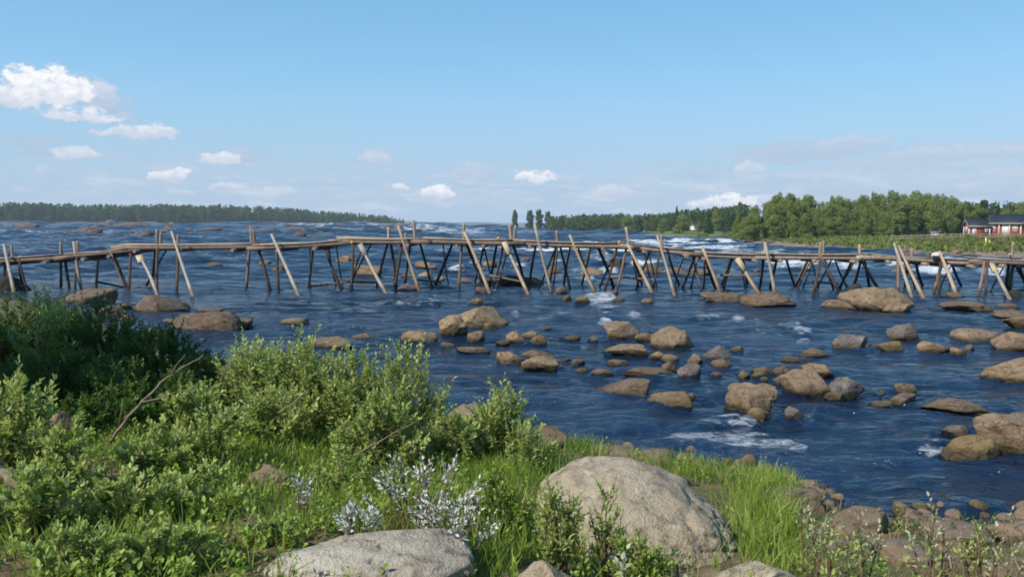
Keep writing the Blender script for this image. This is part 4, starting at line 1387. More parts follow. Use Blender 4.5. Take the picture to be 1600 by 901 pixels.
# ================================================================== stones in the river
ROCKS = [
    # x0, x1, top, foot, material, skew, label
    (703, 797, 478, 512, 'tan', -0.35, 'largest tan boulder mid-river, hump at left and dark right end'),
    (684, 733, 491, 526, 'tan', -0.1, 'steep rounded boulder leaning against the largest mid-river boulder'),
    (622, 686, 515, 535, 'tan', -0.2, 'low tan boulder left of the steep rounded mid-river boulder'),
    (729, 757, 516, 534, 'tan', 0.1, 'small rounded stone just right of the steep mid-river boulder'),
    (754, 776, 503, 515, 'yellow', 0.0, 'small mossy ochre stone under the largest mid-river boulder'),
    (689, 712, 534, 543, 'brown', 0.0, 'small brown stone right below the low tan boulder'),
    (712, 767, 541, 552, 'tan', -0.2, 'flat tan slab below the steep mid-river boulder'),
    (773, 798, 531, 539, 'yellow', 0.0, 'lowest flat stone at the left of the four-stone mid-river cluster'),
    (790, 824, 517, 536, 'tan', -0.2, 'white-tipped stone at the middle of the four-stone mid-river cluster'),
    (806, 843, 515, 529, 'tan', 0.2, 'rear flat-topped stone of the four-stone mid-river cluster'),
    (828, 855, 523, 538, 'yellow', 0.1, 'mossy ochre stone at the right of the four-stone mid-river cluster'),
    (845, 864, 511, 517, 'yellow', 0.0, 'tiny low stone behind the four-stone mid-river cluster'),
    (877, 909, 523, 532, 'yellow', 0.1, 'low mossy stone alone right of the four-stone cluster'),
    (920, 935, 526, 534, 'tan', 0.0, 'small round stone left of the double-humped tan boulder'),
    (775, 821, 549, 567, 'tan', -0.1, 'left stone of the three-stone pile nearer the shore'),
    (814, 868, 546, 563, 'brown', -0.3, 'pinkish peaked stone at the back of the three-stone pile'),
    (813, 875, 557, 580, 'tan', -0.2, 'front sloping stone of the three-stone pile nearer the shore'),
    (876, 893, 558, 564, 'yellow', 0.0, 'tiny flat stone right of the three-stone pile'),
    (893, 915, 560, 570, 'brown', 0.0, 'small brown stone well right of the three-stone pile'),
    (898, 918, 574, 580, 'brown', 0.2, 'thin dark stone barely above water near the three-stone pile'),
    (943, 1002, 502, 530, 'tan', 0.0, 'double-humped tan boulder left of the big square boulder'),
    (990, 1020, 519, 535, 'yellow', 0.0, 'low ochre stone between the double-humped and the square boulder'),
    (1015, 1085, 510, 545, 'tan', -0.15, 'big square rounded boulder with a pinkish top and shaded right end'),
    (942, 1011, 538, 555, 'tan', -0.2, 'long flat tan stone below the double-humped boulder'),
    (949, 983, 561, 572, 'brown', 0.1, 'small brown stone below the long flat tan stone'),
    (921, 959, 576, 588, 'brown', -0.4, 'small sloping brown stone left of the long thin slab'),
    (972, 1053, 573, 589, 'brown', -0.1, 'long thin brown slab above the wedge boulder'),
    (930, 1015, 590, 617, 'brown', 0.75, 'wedge-shaped boulder rising to a blunt right end'),
    (1010, 1087, 611, 639, 'yellow', -0.1, 'ochre mossy boulder just right of the wedge boulder'),
    (1068, 1088, 613, 625, 'grey', 0.1, 'small dark stone behind the ochre mossy boulder'),
    (1014, 1043, 548, 562, 'tan', 0.0, 'left of two small stones under the big square boulder'),
    (1032, 1062, 553, 566, 'tan', 0.1, 'right of two small stones under the big square boulder'),
    (1072, 1098, 552, 570, 'tan', 0.0, 'small stone with a split top right under the big square boulder'),
    (1032, 1060, 563, 581, 'brown', 0.1, 'dark brown stone left of the small pointed boulder'),
    (1056, 1095, 566, 592, 'grey', 0.0, 'small pointed boulder at the right end of the thin brown slab'),
    (1097, 1141, 540, 563, 'grey', 0.15, 'grey-brown rounded boulder right of the big square boulder'),
    (1110, 1142, 560, 575, 'brown', 0.1, 'flat brown stone in front of the grey-brown rounded boulder'),
    (1137, 1218, 601, 646, 'tan', 0.35, 'big tan boulder whose peak stands at its upper right corner'),
    (1165, 1205, 637, 659, 'yellow', 0.1, 'half sunken ochre stone at the foot of the tan peaked boulder'),
    (1221, 1295, 577, 618, 'tan', -0.1, 'two-tone boulder, pale left face and dark right face, beside the dark grey one'),
    (1290, 1351, 587, 620, 'grey', 0.0, 'dark grey rounded boulder touching the two-tone boulder'),
    (1285, 1326, 611, 626, 'yellow', 0.0, 'low ochre stone in front of the dark grey boulder'),
    (1252, 1300, 566, 590, 'tan', -0.2, 'tan stone behind the two-tone boulder'),
    (1174, 1210, 572, 587, 'yellow', 0.0, 'left ochre stone of the small row left of the two-tone boulder'),
    (1204, 1236, 570, 587, 'brown', 0.0, 'right brown stone of the small row left of the two-tone boulder'),
    (1152, 1173, 578, 592, 'brown', 0.0, 'small brown pebble-like stone at the left end of the small row'),
    (1173, 1193, 579, 591, 'brown', 0.0, 'small stone in front of the ochre stone of the small row'),
    (1207, 1233, 584, 600, 'brown', 0.2, 'dark stone wedged against the left face of the two-tone boulder'),
    (1110, 1131, 580, 592, 'yellow', 0.0, 'small ochre stone between the pointed boulder and the small row'),
    (1188, 1200, 588, 595, 'brown', 0.0, 'tiniest stone in front of the small row'),
    (1223, 1259, 635, 655, 'grey', 0.0, 'small smooth grey stone right of the tan peaked boulder'),
    (1386, 1435, 504, 530, 'grey', -0.1, 'dark grey pointed stone in open water at right'),
    (1297, 1356, 522, 544, 'grey', 0.2, 'grey-brown stone with two humps left of the dark pointed stone'),
    (1371, 1411, 533, 548, 'yellow', 0.1, 'ochre stone below the dark pointed stone'),
    (1355, 1380, 537, 543, 'yellow', 0.0, 'thin ochre slab left of the ochre stone below the pointed stone'),
    (1430, 1487, 533, 552, 'tan', 0.0, 'flat-topped tan stone right of the ochre stone'),
    (1483, 1511, 542, 556, 'tan', -0.1, 'small tan stone at the right end of the flat-topped tan stone'),
    (1504, 1522, 537, 549, 'grey', 0.0, 'small dark stone behind the small tan stone'),
    (1490, 1562, 513, 534, 'tan', -0.1, 'long low tan boulder near the right edge of the view'),
    (1545, 1625, 517, 549, 'tan', 0.3, 'tan boulder cut by the right edge, joined to a long low one'),
    (1568, 1625, 494, 513, 'yellow', 0.0, 'ochre boulder at the right edge above the long low ones'),
    (1542, 1622, 482, 498, 'brown', 0.0, 'flat dark slab at the right edge near the walkway'),
    (1248, 1296, 545, 557, 'brown', 0.2, 'low brown stone between the humped grey stone and the two-tone boulder'),
    (1217, 1263, 556, 566, 'yellow', -0.1, 'flat ochre stone above the tan stone behind the two-tone boulder'),
    (1141, 1163, 540, 549, 'grey', 0.0, 'small dark stone right of the grey-brown rounded boulder'),
    (1396, 1431, 598, 613, 'brown', 0.0, 'small dome-shaped stone above a flat slab at right'),
    (1371, 1383, 609, 617, 'grey', 0.0, 'tiny dark stone left of the dome-shaped stone'),
    (1392, 1437, 614, 633, 'brown', 0.4, 'flat brown slab under the dome-shaped stone'),
    (1360, 1396, 626, 637, 'brown', 0.2, 'sunken brown slab left of the slab under the dome-shaped stone'),
    (1440, 1538, 623, 646, 'brown', -0.35, 'long flat jagged slab above the two big boulders at the right edge'),
    (1530, 1640, 560, 598, 'tan', 0.2, 'large tan boulder cut by the right edge, upper of the big ones'),
    (1512, 1680, 645, 712, 'tan', -0.05, 'largest boulder at the right edge, smooth and tan'),
    (1472, 1564, 680, 719, 'yellow', -0.1, 'domed mossy boulder in front of the largest right-edge boulder'),
    (1470, 1517, 663, 681, 'grey', -0.2, 'grey flat stone left of the largest right-edge boulder'),
    (1155, 1183, 709, 737, 'yellow', 0.1, 'dark ochre stone by the near shore below the riffle'),
    (1090, 1162, 456, 473, 'brown', -0.2, 'low brown boulder by the walkway, left of its broad neighbour'),
    (1157, 1242, 455, 479, 'brown', 0.1, 'broad brown boulder by the walkway left of the whale-backed one'),
    (1312, 1422, 447, 486, 'tan', 0.15, 'big whale-backed tan boulder standing by the walkway at right'),
    (1280, 1345, 468, 483, 'tan', -0.2, 'flat pale tail stone at the left of the whale-backed boulder'),
    (1376, 1426, 473, 489, 'tan', 0.1, 'flat foot stone at the right of the whale-backed boulder'),
    (1324, 1353, 442, 457, 'black', 0.0, 'black round stone behind the whale-backed boulder'),
    (1468, 1547, 471, 488, 'brown', -0.5, 'low jagged ledge right of the whale-backed boulder'),
    (1553, 1592, 474, 481, 'brown', 0.0, 'thin brown slab right of the low jagged ledge'),
    (1574, 1594, 452, 463, 'black', 0.0, 'small black stone under the right end of the walkway'),
    (1478, 1506, 456, 465, 'brown', 0.0, 'small flat stone at a pole foot under the right part of the walkway'),
    (96, 187, 449, 476, 'brown', 0.1, 'broad low boulder under the left end of the walkway'),
    (208, 292, 460, 487, 'brown', -0.1, 'triangular boulder holding a walkway pole at left'),
    (150, 202, 476, 496, 'brown', 0.3, 'flat grey-brown stone above the bushes at left'),
    (190, 213, 490, 503, 'tan', 0.0, 'small smooth stone between the flat stone and the bushes'),
    (184, 206, 474, 483, 'brown', 0.1, 'small dark stone left of the triangular boulder'),
    (278, 382, 487, 518, 'brown', 0.1, 'broad layered boulder above the middle of the bushes at left'),
    (252, 286, 497, 508, 'brown', 0.0, 'low stone at the left end of the layered boulder'),
    (303, 352, 481, 488, 'brown', 0.0, 'thin slab behind the layered boulder'),
    (344, 396, 496, 511, 'brown', 0.2, 'dark end stone at the right of the layered boulder'),
    (208, 264, 511, 541, 'brown', 0.0, 'rounded boulder peeping over the dark bushes at left'),
    (437, 483, 497, 507, 'tan', -0.1, 'lone flat tan stone in calm water left of the middle'),
    (478, 552, 526, 546, 'tan', -0.1, 'tan boulder half hidden by the middle willow bush'),
    (545, 592, 519, 531, 'brown', 0.0, 'dark sunken slab right of the half hidden tan boulder'),
    (-14, 46, 431, 456, 'black', 0.1, 'black boulder under the leftmost end of the walkway'),
    # beyond the walkway
    (524, 563, 397, 411, 'tan', 0.0, 'tan boulder beyond the walkway, farther of two left of the middle'),
    (555, 602, 413, 431, 'tan', 0.0, 'tan boulder beyond the walkway, nearer of two left of the middle'),
    (404, 424, 406, 415, 'brown', 0.0, 'small brown stone beyond the walkway, farther of a pair at left'),
    (426, 446, 413, 426, 'grey', 0.0, 'small grey stone beyond the walkway, nearer of a pair at left'),
    (621, 656, 442, 454, 'grey', -0.1, 'dark mossy stone directly under the walkway near the middle'),
    (648, 678, 408, 419, 'tan', 0.0, 'tan stone seen between walkway legs, upper of three'),
    (650, 677, 424, 435, 'tan', 0.0, 'tan stone seen between walkway legs, lower of three'),
    (625, 650, 427, 435, 'yellow', 0.0, 'ochre stone seen between walkway legs, left of three'),
    (678, 694, 431, 439, 'tan', 0.0, 'small stone seen between the spread walkway legs near the middle'),
    (715, 739, 433, 442, 'brown', 0.1, 'brown stone behind the long pole at the walkway middle, left one'),
    (741, 768, 434, 443, 'brown', 0.1, 'brown stone behind the long pole at the walkway middle, right one'),
    (754, 778, 407, 418, 'tan', 0.0, 'tan stone in the white rapids behind the walkway middle'),
    (744, 762, 448, 458, 'yellow', 0.0, 'small ochre stone at the foot of the long middle pole'),
    (768, 852, 429, 448, 'black', -0.1, 'large black boulder under the walkway middle'),
    (323, 350, 409, 417, 'brown', 0.0, 'lone brown stone in calm water beyond the left walkway'),
    (855, 877, 417, 427, 'brown', 0.0, 'brown stone in the white rapids right of the middle, left of a pair'),
    (904, 942, 418, 431, 'tan', 0.2, 'tan boulder in the white rapids right of the middle, right of a pair'),
    (944, 978, 404, 419, 'black', 0.0, 'dark boulder in the white rapids beyond the walkway'),
    (998, 1038, 411, 426, 'brown', 0.0, 'dark brown boulder at the left end of the stone row in the rapids'),
    (1030, 1082, 418, 430, 'brown', 0.0, 'middle boulder of the stone row in the rapids'),
    (1075, 1112, 419, 430, 'brown', 0.0, 'right end boulder of the stone row in the rapids'),
    (868, 887, 448, 458, 'brown', 0.0, 'small brown stone in the water at the walkway front edge'),
    (877, 893, 461, 469, 'yellow', 0.0, 'small ochre stone just in front of the walkway'),
    (897, 924, 463, 475, 'yellow', -0.2, 'yellow mossy stone just in front of the walkway'),
    (944, 967, 454, 464, 'brown', 0.0, 'dark stone among foam in front of the walkway'),
    (1001, 1020, 466, 475, 'tan', 0.0, 'small tan stone in front of the walkway right of the middle'),
    (959, 976, 463, 471, 'yellow', 0.0, 'small pale ochre stone at the foam edge before the walkway'),
    (735, 757, 465, 474, 'brown', 0.0, 'sunken brown stone left of the foam patch before the walkway'),
]


def river_rocks():
    for x0, x1, yt, yb, mat, sk, lab in ROCKS:
        w = x1 - x0
        river_rock(x0, x1, yt, yb, mat, lab, sk, 'boulder' if w > 45 else 'stone', facets=13 if w > 45 else 10, dr=0.7)
    # far rapids: brown gravel bars and stones
    far = [(22, 64, 342, 359), (84, 122, 356, 367), (120, 142, 353, 361), (178, 238, 340, 357), (252, 277, 345, 361), (308, 352, 350, 363), (440, 488, 348, 363), (504, 527, 360, 368), (66, 86, 350, 359), (5, 22, 351, 358),
           (140, 170, 346, 353), (240, 262, 350, 357), (280, 305, 352, 360), (360, 395, 356, 363), (400, 432, 352, 361), (470, 500, 352, 361), (545, 575, 352, 359)]
    for i, (x0, x1, yt, yb) in enumerate(far):
        yt = yb - (yb - yt) * 0.62
        river_rock(x0, x1, yt, yb, 'farbrown', 'russet rock bar in the far rapids at left beyond the walkway', 0.0, 'rock', 'rock_bar', 'rock bars in the far left rapids', 3, dr=0.5, seed=400 + i, rough=2.2)
    rr = random.Random(21)
    for i in range(210):
        if i < 150:
            px, py = rr.uniform(0, 640), 351 + rr.random() ** 1.6 * 24
        else:
            px, py = rr.uniform(660, 1480), rr.uniform(372, 434)
        s = rr.uniform(3, 11) * (1.5 if py > 385 else rr.choice((1.0, 1.0, 2.2)))
        river_rock(px, px + s, py - s * rr.uniform(0.25, 0.55), py, 'farbrown' if i < 150 else 'brown',
                   'small russet stone breaking the surface of the far left rapids' if i < 150 else 'small brown stone breaking the white water beyond the walkway', 0.0, 'stone', 'rapids_stone',
                   'small stones in the far left rapids' if i < 150 else 'small stones in the white water', 2, seed=600 + i)
    for i in range(46):
        px, py = rr.uniform(-10, 560), rr.uniform(348.5, 352.5)
        s = rr.uniform(14, 40)
        river_rock(px, px + s, py - rr.uniform(3.0, 6.0), py, 'farbrown', 'low russet rock along the brown shore under the far left wood', 0.0, 'rock', 'shoal_rock', 'shoal rocks along the far left shore', 3, dr=0.4, seed=2000 + i, rough=2.0)
    # green grassy islet
    P, Fc = fit_rock(55, 14, 1.0, 8, 3, facets=3)
    p = at(382, 355.5)
    tag(link('islet', np_mesh('islet', P, Fc), plain_mat('islet_grass', (0.16, 0.24, 0.045), 0.95, 0.4, 0.6), loc=(p.x, p.y, -0.1)), 'bright green grassy islet in the far left rapids', 'islet')


build_water()
river_rocks()


# ================================================================== the walkway
def deck_y(px):
    return 34.3


def walkway():
    root = empty('wooden_walkway', (0, 34.3, 0))
    tag(root, 'long rickety wooden fishing walkway on leaning poles across the rapids', 'walkway')
    O = Vector((0, 34.3, 0))
    rr = random.Random(31)

    def log(name, a, b, r0, r1, mat, n=8, bow=0.015, parent=root):
        a, b = Vector(a) - O, Vector(b) - O
        L = (b - a).length
        off = Vector((rr.uniform(-1, 1), rr.uniform(-1, 1), rr.uniform(-1, 1))) * L * bow
        pts = [tuple(a.lerp(b, t) + off * math.sin(math.pi * t)) for t in np.linspace(0, 1, 6)]
        rad = np.linspace(r0, r1, 6) * np.array([rr.uniform(0.92, 1.08) for _ in range(6)])
        V, Q, caps = tube(pts, rad, n)
        me = np_mesh(name, V, [Q] + caps, False)
        me.polygons.foreach_set('use_smooth', np.array([len(p.vertices) == 4 for p in me.polygons], dtype=bool))
        return link(name, me, M[mat], parent)

    # deck sections: px0, top y0, px1, top y1, near distance 0/1, width, plank material
    SEC = [(-120, 408, 100, 396.5, 33.2, 33.3, 2.6, 'planks'), (100, 396.5, 196, 387, 33.3, 33.7, 2.6, 'planks'), (188, 381, 400, 379.5, 33.9, 33.9, 1.3, 'planks'), (400, 382, 540, 374.5, 33.5, 33.7, 2.4, 'planks'),
           (528, 370.5, 660, 371.5, 33.7, 33.7, 1.9, 'planks'), (660, 371.5, 805, 374.5, 33.7, 33.7, 1.6, 'planks'), (800, 374, 985, 379, 33.8, 33.8, 0.9, 'wood'), (980, 379, 1085, 391, 33.8, 33.8, 0.8, 'wood'),
           (1080, 391.5, 1200, 396.5, 33.8, 33.8, 0.8, 'wood'), (1195, 396, 1365, 397.5, 33.8, 33.8, 0.9, 'wood'), (1360, 396.5, 1462, 402.5, 33.8, 33.8, 0.9, 'wood'), (1455, 402.5, 1535, 405.5, 33.8, 33.6, 0.9, 'wood'),
           (1530, 402, 1760, 413, 33.6, 33.4, 1.0, 'planks')]
    for si, (x0, y0, x1, y1, d0, d1, wd, mat) in enumerate(SEC):
        a, b = on_ray(x0, y0, d0), on_ray(x1, y1, d1)
        n = max(3, int(wd / 0.2))
        bd = Acc()
        for k in range(n):
            u0 = wd * k / n
            u1 = wd * (k + 1) / n - 0.025
            e0, e1 = rr.uniform(-0.25, 0.15), rr.uniform(-0.15, 0.25)
            dirv = (b - a).normalized()
            A, B = a + dirv * e0, b + dirv * e1
            dz0, dz1 = rr.uniform(-0.03, 0.03), rr.uniform(-0.03, 0.03)
            m_ = 5
            ts = np.linspace(0, 1, m_)
            prof = []
            for t in ts:
                p = A.lerp(B, t) - O
                z = p.z + (1 - t) * dz0 + t * dz1 - 0.04 * math.sin(math.pi * t) + rr.uniform(-0.008, 0.008)
                prof += [(p.x, p.y + u0, z - 0.05), (p.x, p.y + u1, z - 0.05), (p.x, p.y + u1, z), (p.x, p.y + u0, z)]
            V = np.array(prof)
            Q = []
            for q in range(m_ - 1):
                o = q * 4
                for e in range(4):
                    Q.append((o + e, o + e + 4, o + (e + 1) % 4 + 4, o + (e + 1) % 4))
            Q += [(0, 1, 2, 3), (m_ * 4 - 1, m_ * 4 - 2, m_ * 4 - 3, m_ * 4 - 4)]
            bd.add(V, Q)
        bd.build('deck', M[mat], root)
        # stringer logs under both edges
        for yy, dr_ in ((0.06, 0.0), (wd - 0.1, 0.0)):
            off = Vector((0, yy, -0.17 + rr.uniform(-0.02, 0.02)))
            ext = (b - a).normalized() * 0.4
            log('stringer', a + off - ext, b + off + ext, rr.uniform(0.08, 0.11), rr.uniform(0.07, 0.1), 'wood' if mat == 'wood' else 'leg2', bow=0.012)
        # cross beams poke out towards the viewer
        L = (b - a).length
        k = max(2, int(L / 1.5))
        for j in range(k):
            p = a.lerp(b, (j + rr.uniform(0.3, 0.7)) / k)
            log('crossbeam', p + Vector((rr.uniform(-.1, .1), -0.22 - rr.uniform(0, 0.25), -0.30)), p + Vector((rr.uniform(-.1, .1), wd + 0.3, -0.30)), 0.075, 0.07, 'wood', 7)

    # long pale raking poles on the near side: top px, base px, material, extra above
    BR = [(6, 382, 22, 457, 'brace'), (115, 377, 127, 452, 'brace'), (268, 362, 302, 463, 'brace'), (424, 366, 466, 460, 'brace'), (622, 352, 656, 454, 'brace'), (725, 362, 764, 458, 'brace'), (835, 349, 862, 455, 'brace'),
          (890, 367, 930, 457, 'brace'), (980, 381, 1019, 459, 'brace'), (1027, 368, 1053, 459, 'brace'), (1097, 386, 1124, 457, 'brace'), (1152, 403, 1187, 459, 'brace'), (1195, 378, 1210, 458, 'brace'), (1280, 396, 1311, 456, 'leg2'),
          (1343, 401, 1371, 449, 'brace'), (1397, 380, 1424, 464, 'brace'), (1404, 384, 1443, 465, 'brace'), (1468, 393, 1495, 464, 'brace'), (1550, 412, 1577, 466, 'brace'), (1577, 397, 1606, 446, 'brace'),
          (218, 400, 245, 463, 'brace'), (563, 382, 605, 459, 'brace'), (788, 378, 825, 459, 'brace'), (1620, 396, 1650, 462, 'brace')]
    for i, (xt, yt, xb, yb, mat) in enumerate(BR):
        base = at(xb, yb, 0.0)
        top = on_ray(xt, yt, 33.45)
        ext = (base - top).normalized() * 0.7
        o = log('brace_pole', base + ext, top, rr.uniform(0.07, 0.085), rr.uniform(0.045, 0.06), 'brace_grey' if mat == 'brace' and (xt < 560 or i % 3 == 0) else mat, 9, 0.013)
        # freshly cut boards lashed to the upper end of some poles
        if (xt, yt) in ((218, 400), (563, 382), (788, 378), (1343, 401), (1550, 412), (1152, 403)):
            d = (base - top).normalized()
            a_ = Acc()
            s = Vector((1, 0, 0)) - d * d.x
            s.normalize()
            nrm = s.cross(d)
            w_, l_, t_ = (0.13, 0.62, 0.07) if xt in (218,) else (0.10, 0.6, 0.07)
            c0 = top - O + d * 0.02 - s * 0.02
            V = [tuple(c0 + s * w_ * sx + d * l_ * sd + nrm * t_ * sn) for sd in (0, 1) for sx, sn in ((-1, -1), (1, -1), (1, 1), (-1, 1))]
            a_.add(V, [(0, 1, 2, 3), (7, 6, 5, 4), (0, 4, 5, 1), (1, 5, 6, 2), (2, 6, 7, 3), (3, 7, 4, 0)])
            a_.build('splice_board', M['fresh' if xt != 563 else 'planks'], root)
    # dark standing legs: top px, base px, kind
    LG = [(94, 402, 94, 448), (101, 402, 109, 451), (118, 404, 116, 453), (154, 400, 150, 450), (178, 400, 201, 452), (204, 398, 201, 456), (243, 392, 238, 441), (246, 390, 246, 456), (278, 386, 275, 458), (390, 386, 385, 451), (402, 386, 420, 453),
          (432, 388, 436, 456), (490, 386, 483, 449), (506, 388, 534, 453), (552, 382, 548, 454), (607, 378, 590, 446), (610, 378, 618, 451), (628, 378, 615, 453), (642, 378, 633, 441), (655, 378, 674, 450), (708, 380, 680, 445), (722, 382, 717, 453), (729, 384, 756, 444),
          (777, 378, 765, 449), (787, 382, 771, 441), (800, 380, 818, 441), (838, 381, 828, 450), (870, 381, 858, 440), (874, 382, 890, 451), (893, 381, 882, 440), (923, 384, 908, 440), (933, 386, 957, 449), (965, 385, 944, 454), (979, 388, 963, 454), (986, 385, 1004, 440),
          (1031, 392, 1018, 456), (1042, 392, 1063, 446), (1088, 397, 1066, 449), (1100, 399, 1119, 450), (1146, 400, 1131, 453), (1143, 400, 1126, 444), (1193, 400, 1186, 450), (1160, 400, 1168, 444), (1215, 402, 1203, 451), (1227, 402, 1242, 447), (1265, 402, 1243, 445), (1282, 402, 1270, 459),
          (1286, 402, 1303, 452), (1335, 402, 1313, 451), (1347, 402, 1334, 447), (1350, 404, 1358, 446), (1403, 402, 1402, 458), (1421, 404, 1415, 442), (1430, 404, 1443, 446), (1473, 408, 1459, 457), (1470, 408, 1469, 460), (1485, 408, 1503, 444), (1538, 410, 1526, 462),
          (1543, 410, 1540, 461), (1577, 410, 1572, 456), (1584, 410, 1578, 456), (1590, 410, 1604, 450), (10, 404, 4, 452), (30, 402, 34, 446), (1630, 410, 1618, 452), (1640, 410, 1655, 455)]
    for i, (xt, yt, xb, yb) in enumerate(LG):
        base = at(xb, yb, 0.0)
        base = Vector(base)
        if base.y > 37.5:
            base = Vector((base.x / base.y * 37.5, 37.5, 0))
        top = on_ray(xt, yt - 2, min(max(base.y * 0.35 + 33.9 * 0.65, 33.6), 35.2))
        ext = (base - top).normalized() * 0.7
        log('leg', base + ext, top, rr.uniform(0.055, 0.08), rr.uniform(0.045, 0.065), 'leg' if i % 3 else 'leg2', 8, 0.02)
    # thin crossed struts, densest towards the right
    for i in range(38):
        px = rr.uniform(640, 1640) if i < 30 else rr.uniform(0, 640)
        sl = rr.uniform(-34, 34)
        yd = float(np.interp(px, [0, 250, 560, 800, 980, 1100, 1400, 1600], [404, 387, 378, 379, 384, 398, 402, 408]))
        base = at(px + sl, rr.uniform(444, 455), 0.0)
        top = on_ray(px, yd, min(base.y, 35.0))
        log('strut', base + (base - top).normalized() * 0.6, top, rr.uniform(0.03, 0.05), rr.uniform(0.03, 0.045), 'leg' if i % 2 else 'leg2', 6, 0.03)
    # posts standing up above the deck
    PO = [(18, 383, 20, 410), (95, 378, 95, 404), (121, 376, 122, 404), (245, 358, 246, 392), (252, 361, 250, 392), (278, 367, 279, 390), (392, 356, 393, 386), (396, 358, 397, 386), (607, 355, 608, 378), (634, 364, 634, 378), (646, 344, 648, 378), (725, 349, 725, 380), (796, 350, 799, 380),
          (806, 352, 803, 380), (870, 360, 871, 382), (978, 355, 984, 388), (1033, 366, 1036, 392), (1195, 378, 1196, 400), (1283, 378, 1281, 402), (1287, 376, 1286, 402), (1343, 382, 1344, 402), (1425, 388, 1424, 404), (1583, 378, 1581, 412), (1152, 390, 1150, 402)]
    for xt, yt, xb, yb in PO:
        log('post', on_ray(xb, yb, 34.6), on_ray(xt, yt, 34.6), 0.07, 0.06, 'brace' if xt in (607, 978, 1195, 796, 1343) else 'wood', 8, 0.02)
    # low stays between legs just above the water
    for xa, ya, xb, yb, dd in ((150, 440, 203, 451, 34.6), (203, 451, 240, 449, 34.0), (484, 447, 547, 440, 34.4), (540, 440, 595, 441, 35.0), (765, 430, 820, 441, 34.3), (952, 432, 1012, 437, 34.5), (1122, 430, 1188, 430, 34.3), (650, 437, 690, 441, 36), (1270, 440, 1310, 443, 34.6)):
        log('stay', on_ray(xa, ya, dd), on_ray(xb, yb, dd), 0.055, 0.045, 'leg2', 6, 0.015)
    # small yellow lashings on beam ends
    for px, py in ((550, 379), (967, 379), (778, 373)):
        p = on_ray(px, py, 33.4) - O
        a_ = Acc()
        a_.tube([tuple(p + Vector((-.04, 0, .01))), tuple(p + Vector((.05, 0, -.01)))], [0.085, 0.085], 8)
        a_.build('lashing', M['lash'], root)
    # white bundle resting on the deck at the right
    p = on_ray(1466, 399.5, 33.5)
    P, Fc = fit_rock(77, 0.58, 0.16, 0.4, 3, 0.1, facets=3)
    tag(link('sack', np_mesh('sack', P, Fc), M['canvas'], loc=(p.x, p.y + 0.1, p.z)), 'white bundle lying on the walkway deck near its right end', 'bundle')


walkway()

# ================================================================== near bank: stones
BANK = [
    (425, 750, 833, 935, 'lichen', 0.15, 'grey lichen-spotted boulder at the bottom edge left of the middle', 5, 0.8),
    (786, 915, 865, 935, 'pale', 0.05, 'tan boulder cut by the bottom edge below the largest boulder', 4, 0.8),
    (1110, 1250, 879, 930, 'pale', 0.15, 'flat pale stone cut by the bottom edge right of the largest boulder', 4, 0.7),
    (1008, 1064, 869, 908, 'bank', 0.0, 'small reddish stone at the bottom edge under the largest boulder', 4, 0.8),
    (936, 975, 862, 890, 'bank', 0.1, 'small rounded stone in bare soil in front of the largest boulder', 3, 0.8),
    (808, 888, 667, 706, 'brown', 0.15, 'brown rounded boulder at the water edge right of the willow', 4, 0.8),
    (640, 706, 664, 694, 'bank', 0.1, 'brown flat stone between the two willow bushes', 4, 0.8),
    (690, 760, 632, 664, 'bank', 0.0, 'brown stone behind the small willow bush', 4, 0.8),
    (385, 465, 722, 768, 'bank', 0.0, 'brown earthy stone in the grass at left, beside a yellow flower', 4, 0.8),
    (360, 430, 805, 850, 'bank', 0.1, 'brown stone sunk in herbs left of the lichen-spotted boulder', 4, 0.8),
    (912, 1000, 694, 712, 'bank', 0.1, 'low brown stone at the water edge behind the largest boulder, left one', 3, 0.7),
    (985, 1055, 700, 716, 'bank', 0.0, 'low brown stone at the water edge behind the largest boulder, right one', 3, 0.7),
    (1125, 1168, 725, 745, 'bank', 0.0, 'small tan stone on the near shore above the grass tuft', 3, 0.8),
    (1160, 1285, 762, 796, 'bank', -0.1, 'broad earthy slab on the near shore right of the grass tuft', 4, 0.7),
    (1238, 1268, 754, 768, 'tan', 0.0, 'small round tan stone on the earthy shore slab, left one', 3, 0.8),
    (1296, 1322, 769, 786, 'tan', 0.0, 'small round tan stone on the earthy shore slab, middle one', 3, 0.8),
    (1358, 1378, 775, 790, 'tan', 0.0, 'small round tan stone on the dark shore boulder', 3, 0.8),
    (1300, 1395, 792, 834, 'bank', 0.1, 'dark brown boulder jutting into the water at the near right shore', 4, 0.8),
    (1370, 1490, 848, 890, 'bank', -0.2, 'broad brown rock among sparse twigs at the bottom right', 4, 0.8),
    (1440, 1550, 822, 848, 'bank', 0.1, 'low brown rock at the water edge at the bottom right', 4, 0.8),
    (1550, 1650, 812, 850, 'tan', 0.1, 'tan boulder at the bottom right edge of the view', 4, 0.8),
    (1500, 1570, 868, 900, 'bank', 0.0, 'brown stone at the bottom right corner', 4, 0.8),
    (-30, 30, 780, 840, 'bank', 0.0, 'reddish brown stone at the left edge among herbs', 4, 0.8),
    (60, 130, 640, 700, 'brown', 0.0, 'dark stone deep in the shade of the left bushes', 4, 0.8),
    (885, 920, 815, 850, 'bank', 0.0, 'small stone under the shrub at the left of the largest boulder', 3, 0.8),
    (800, 850, 778, 805, 'bank', 0.0, 'small pinkish stone at the left foot of the largest boulder', 3, 0.8),
    (1205, 1245, 792, 815, 'bank', 0.0, 'earthy stone at the upper right of the grass tuft', 3, 0.8),
    (1290, 1345, 842, 866, 'bank', 0.0, 'flat brown stone before the dark shore boulder at bottom right', 3, 0.8),
    (1395, 1440, 810, 826, 'tan', 0.0, 'small flat tan stone right of the dark shore boulder', 3, 0.8),
]


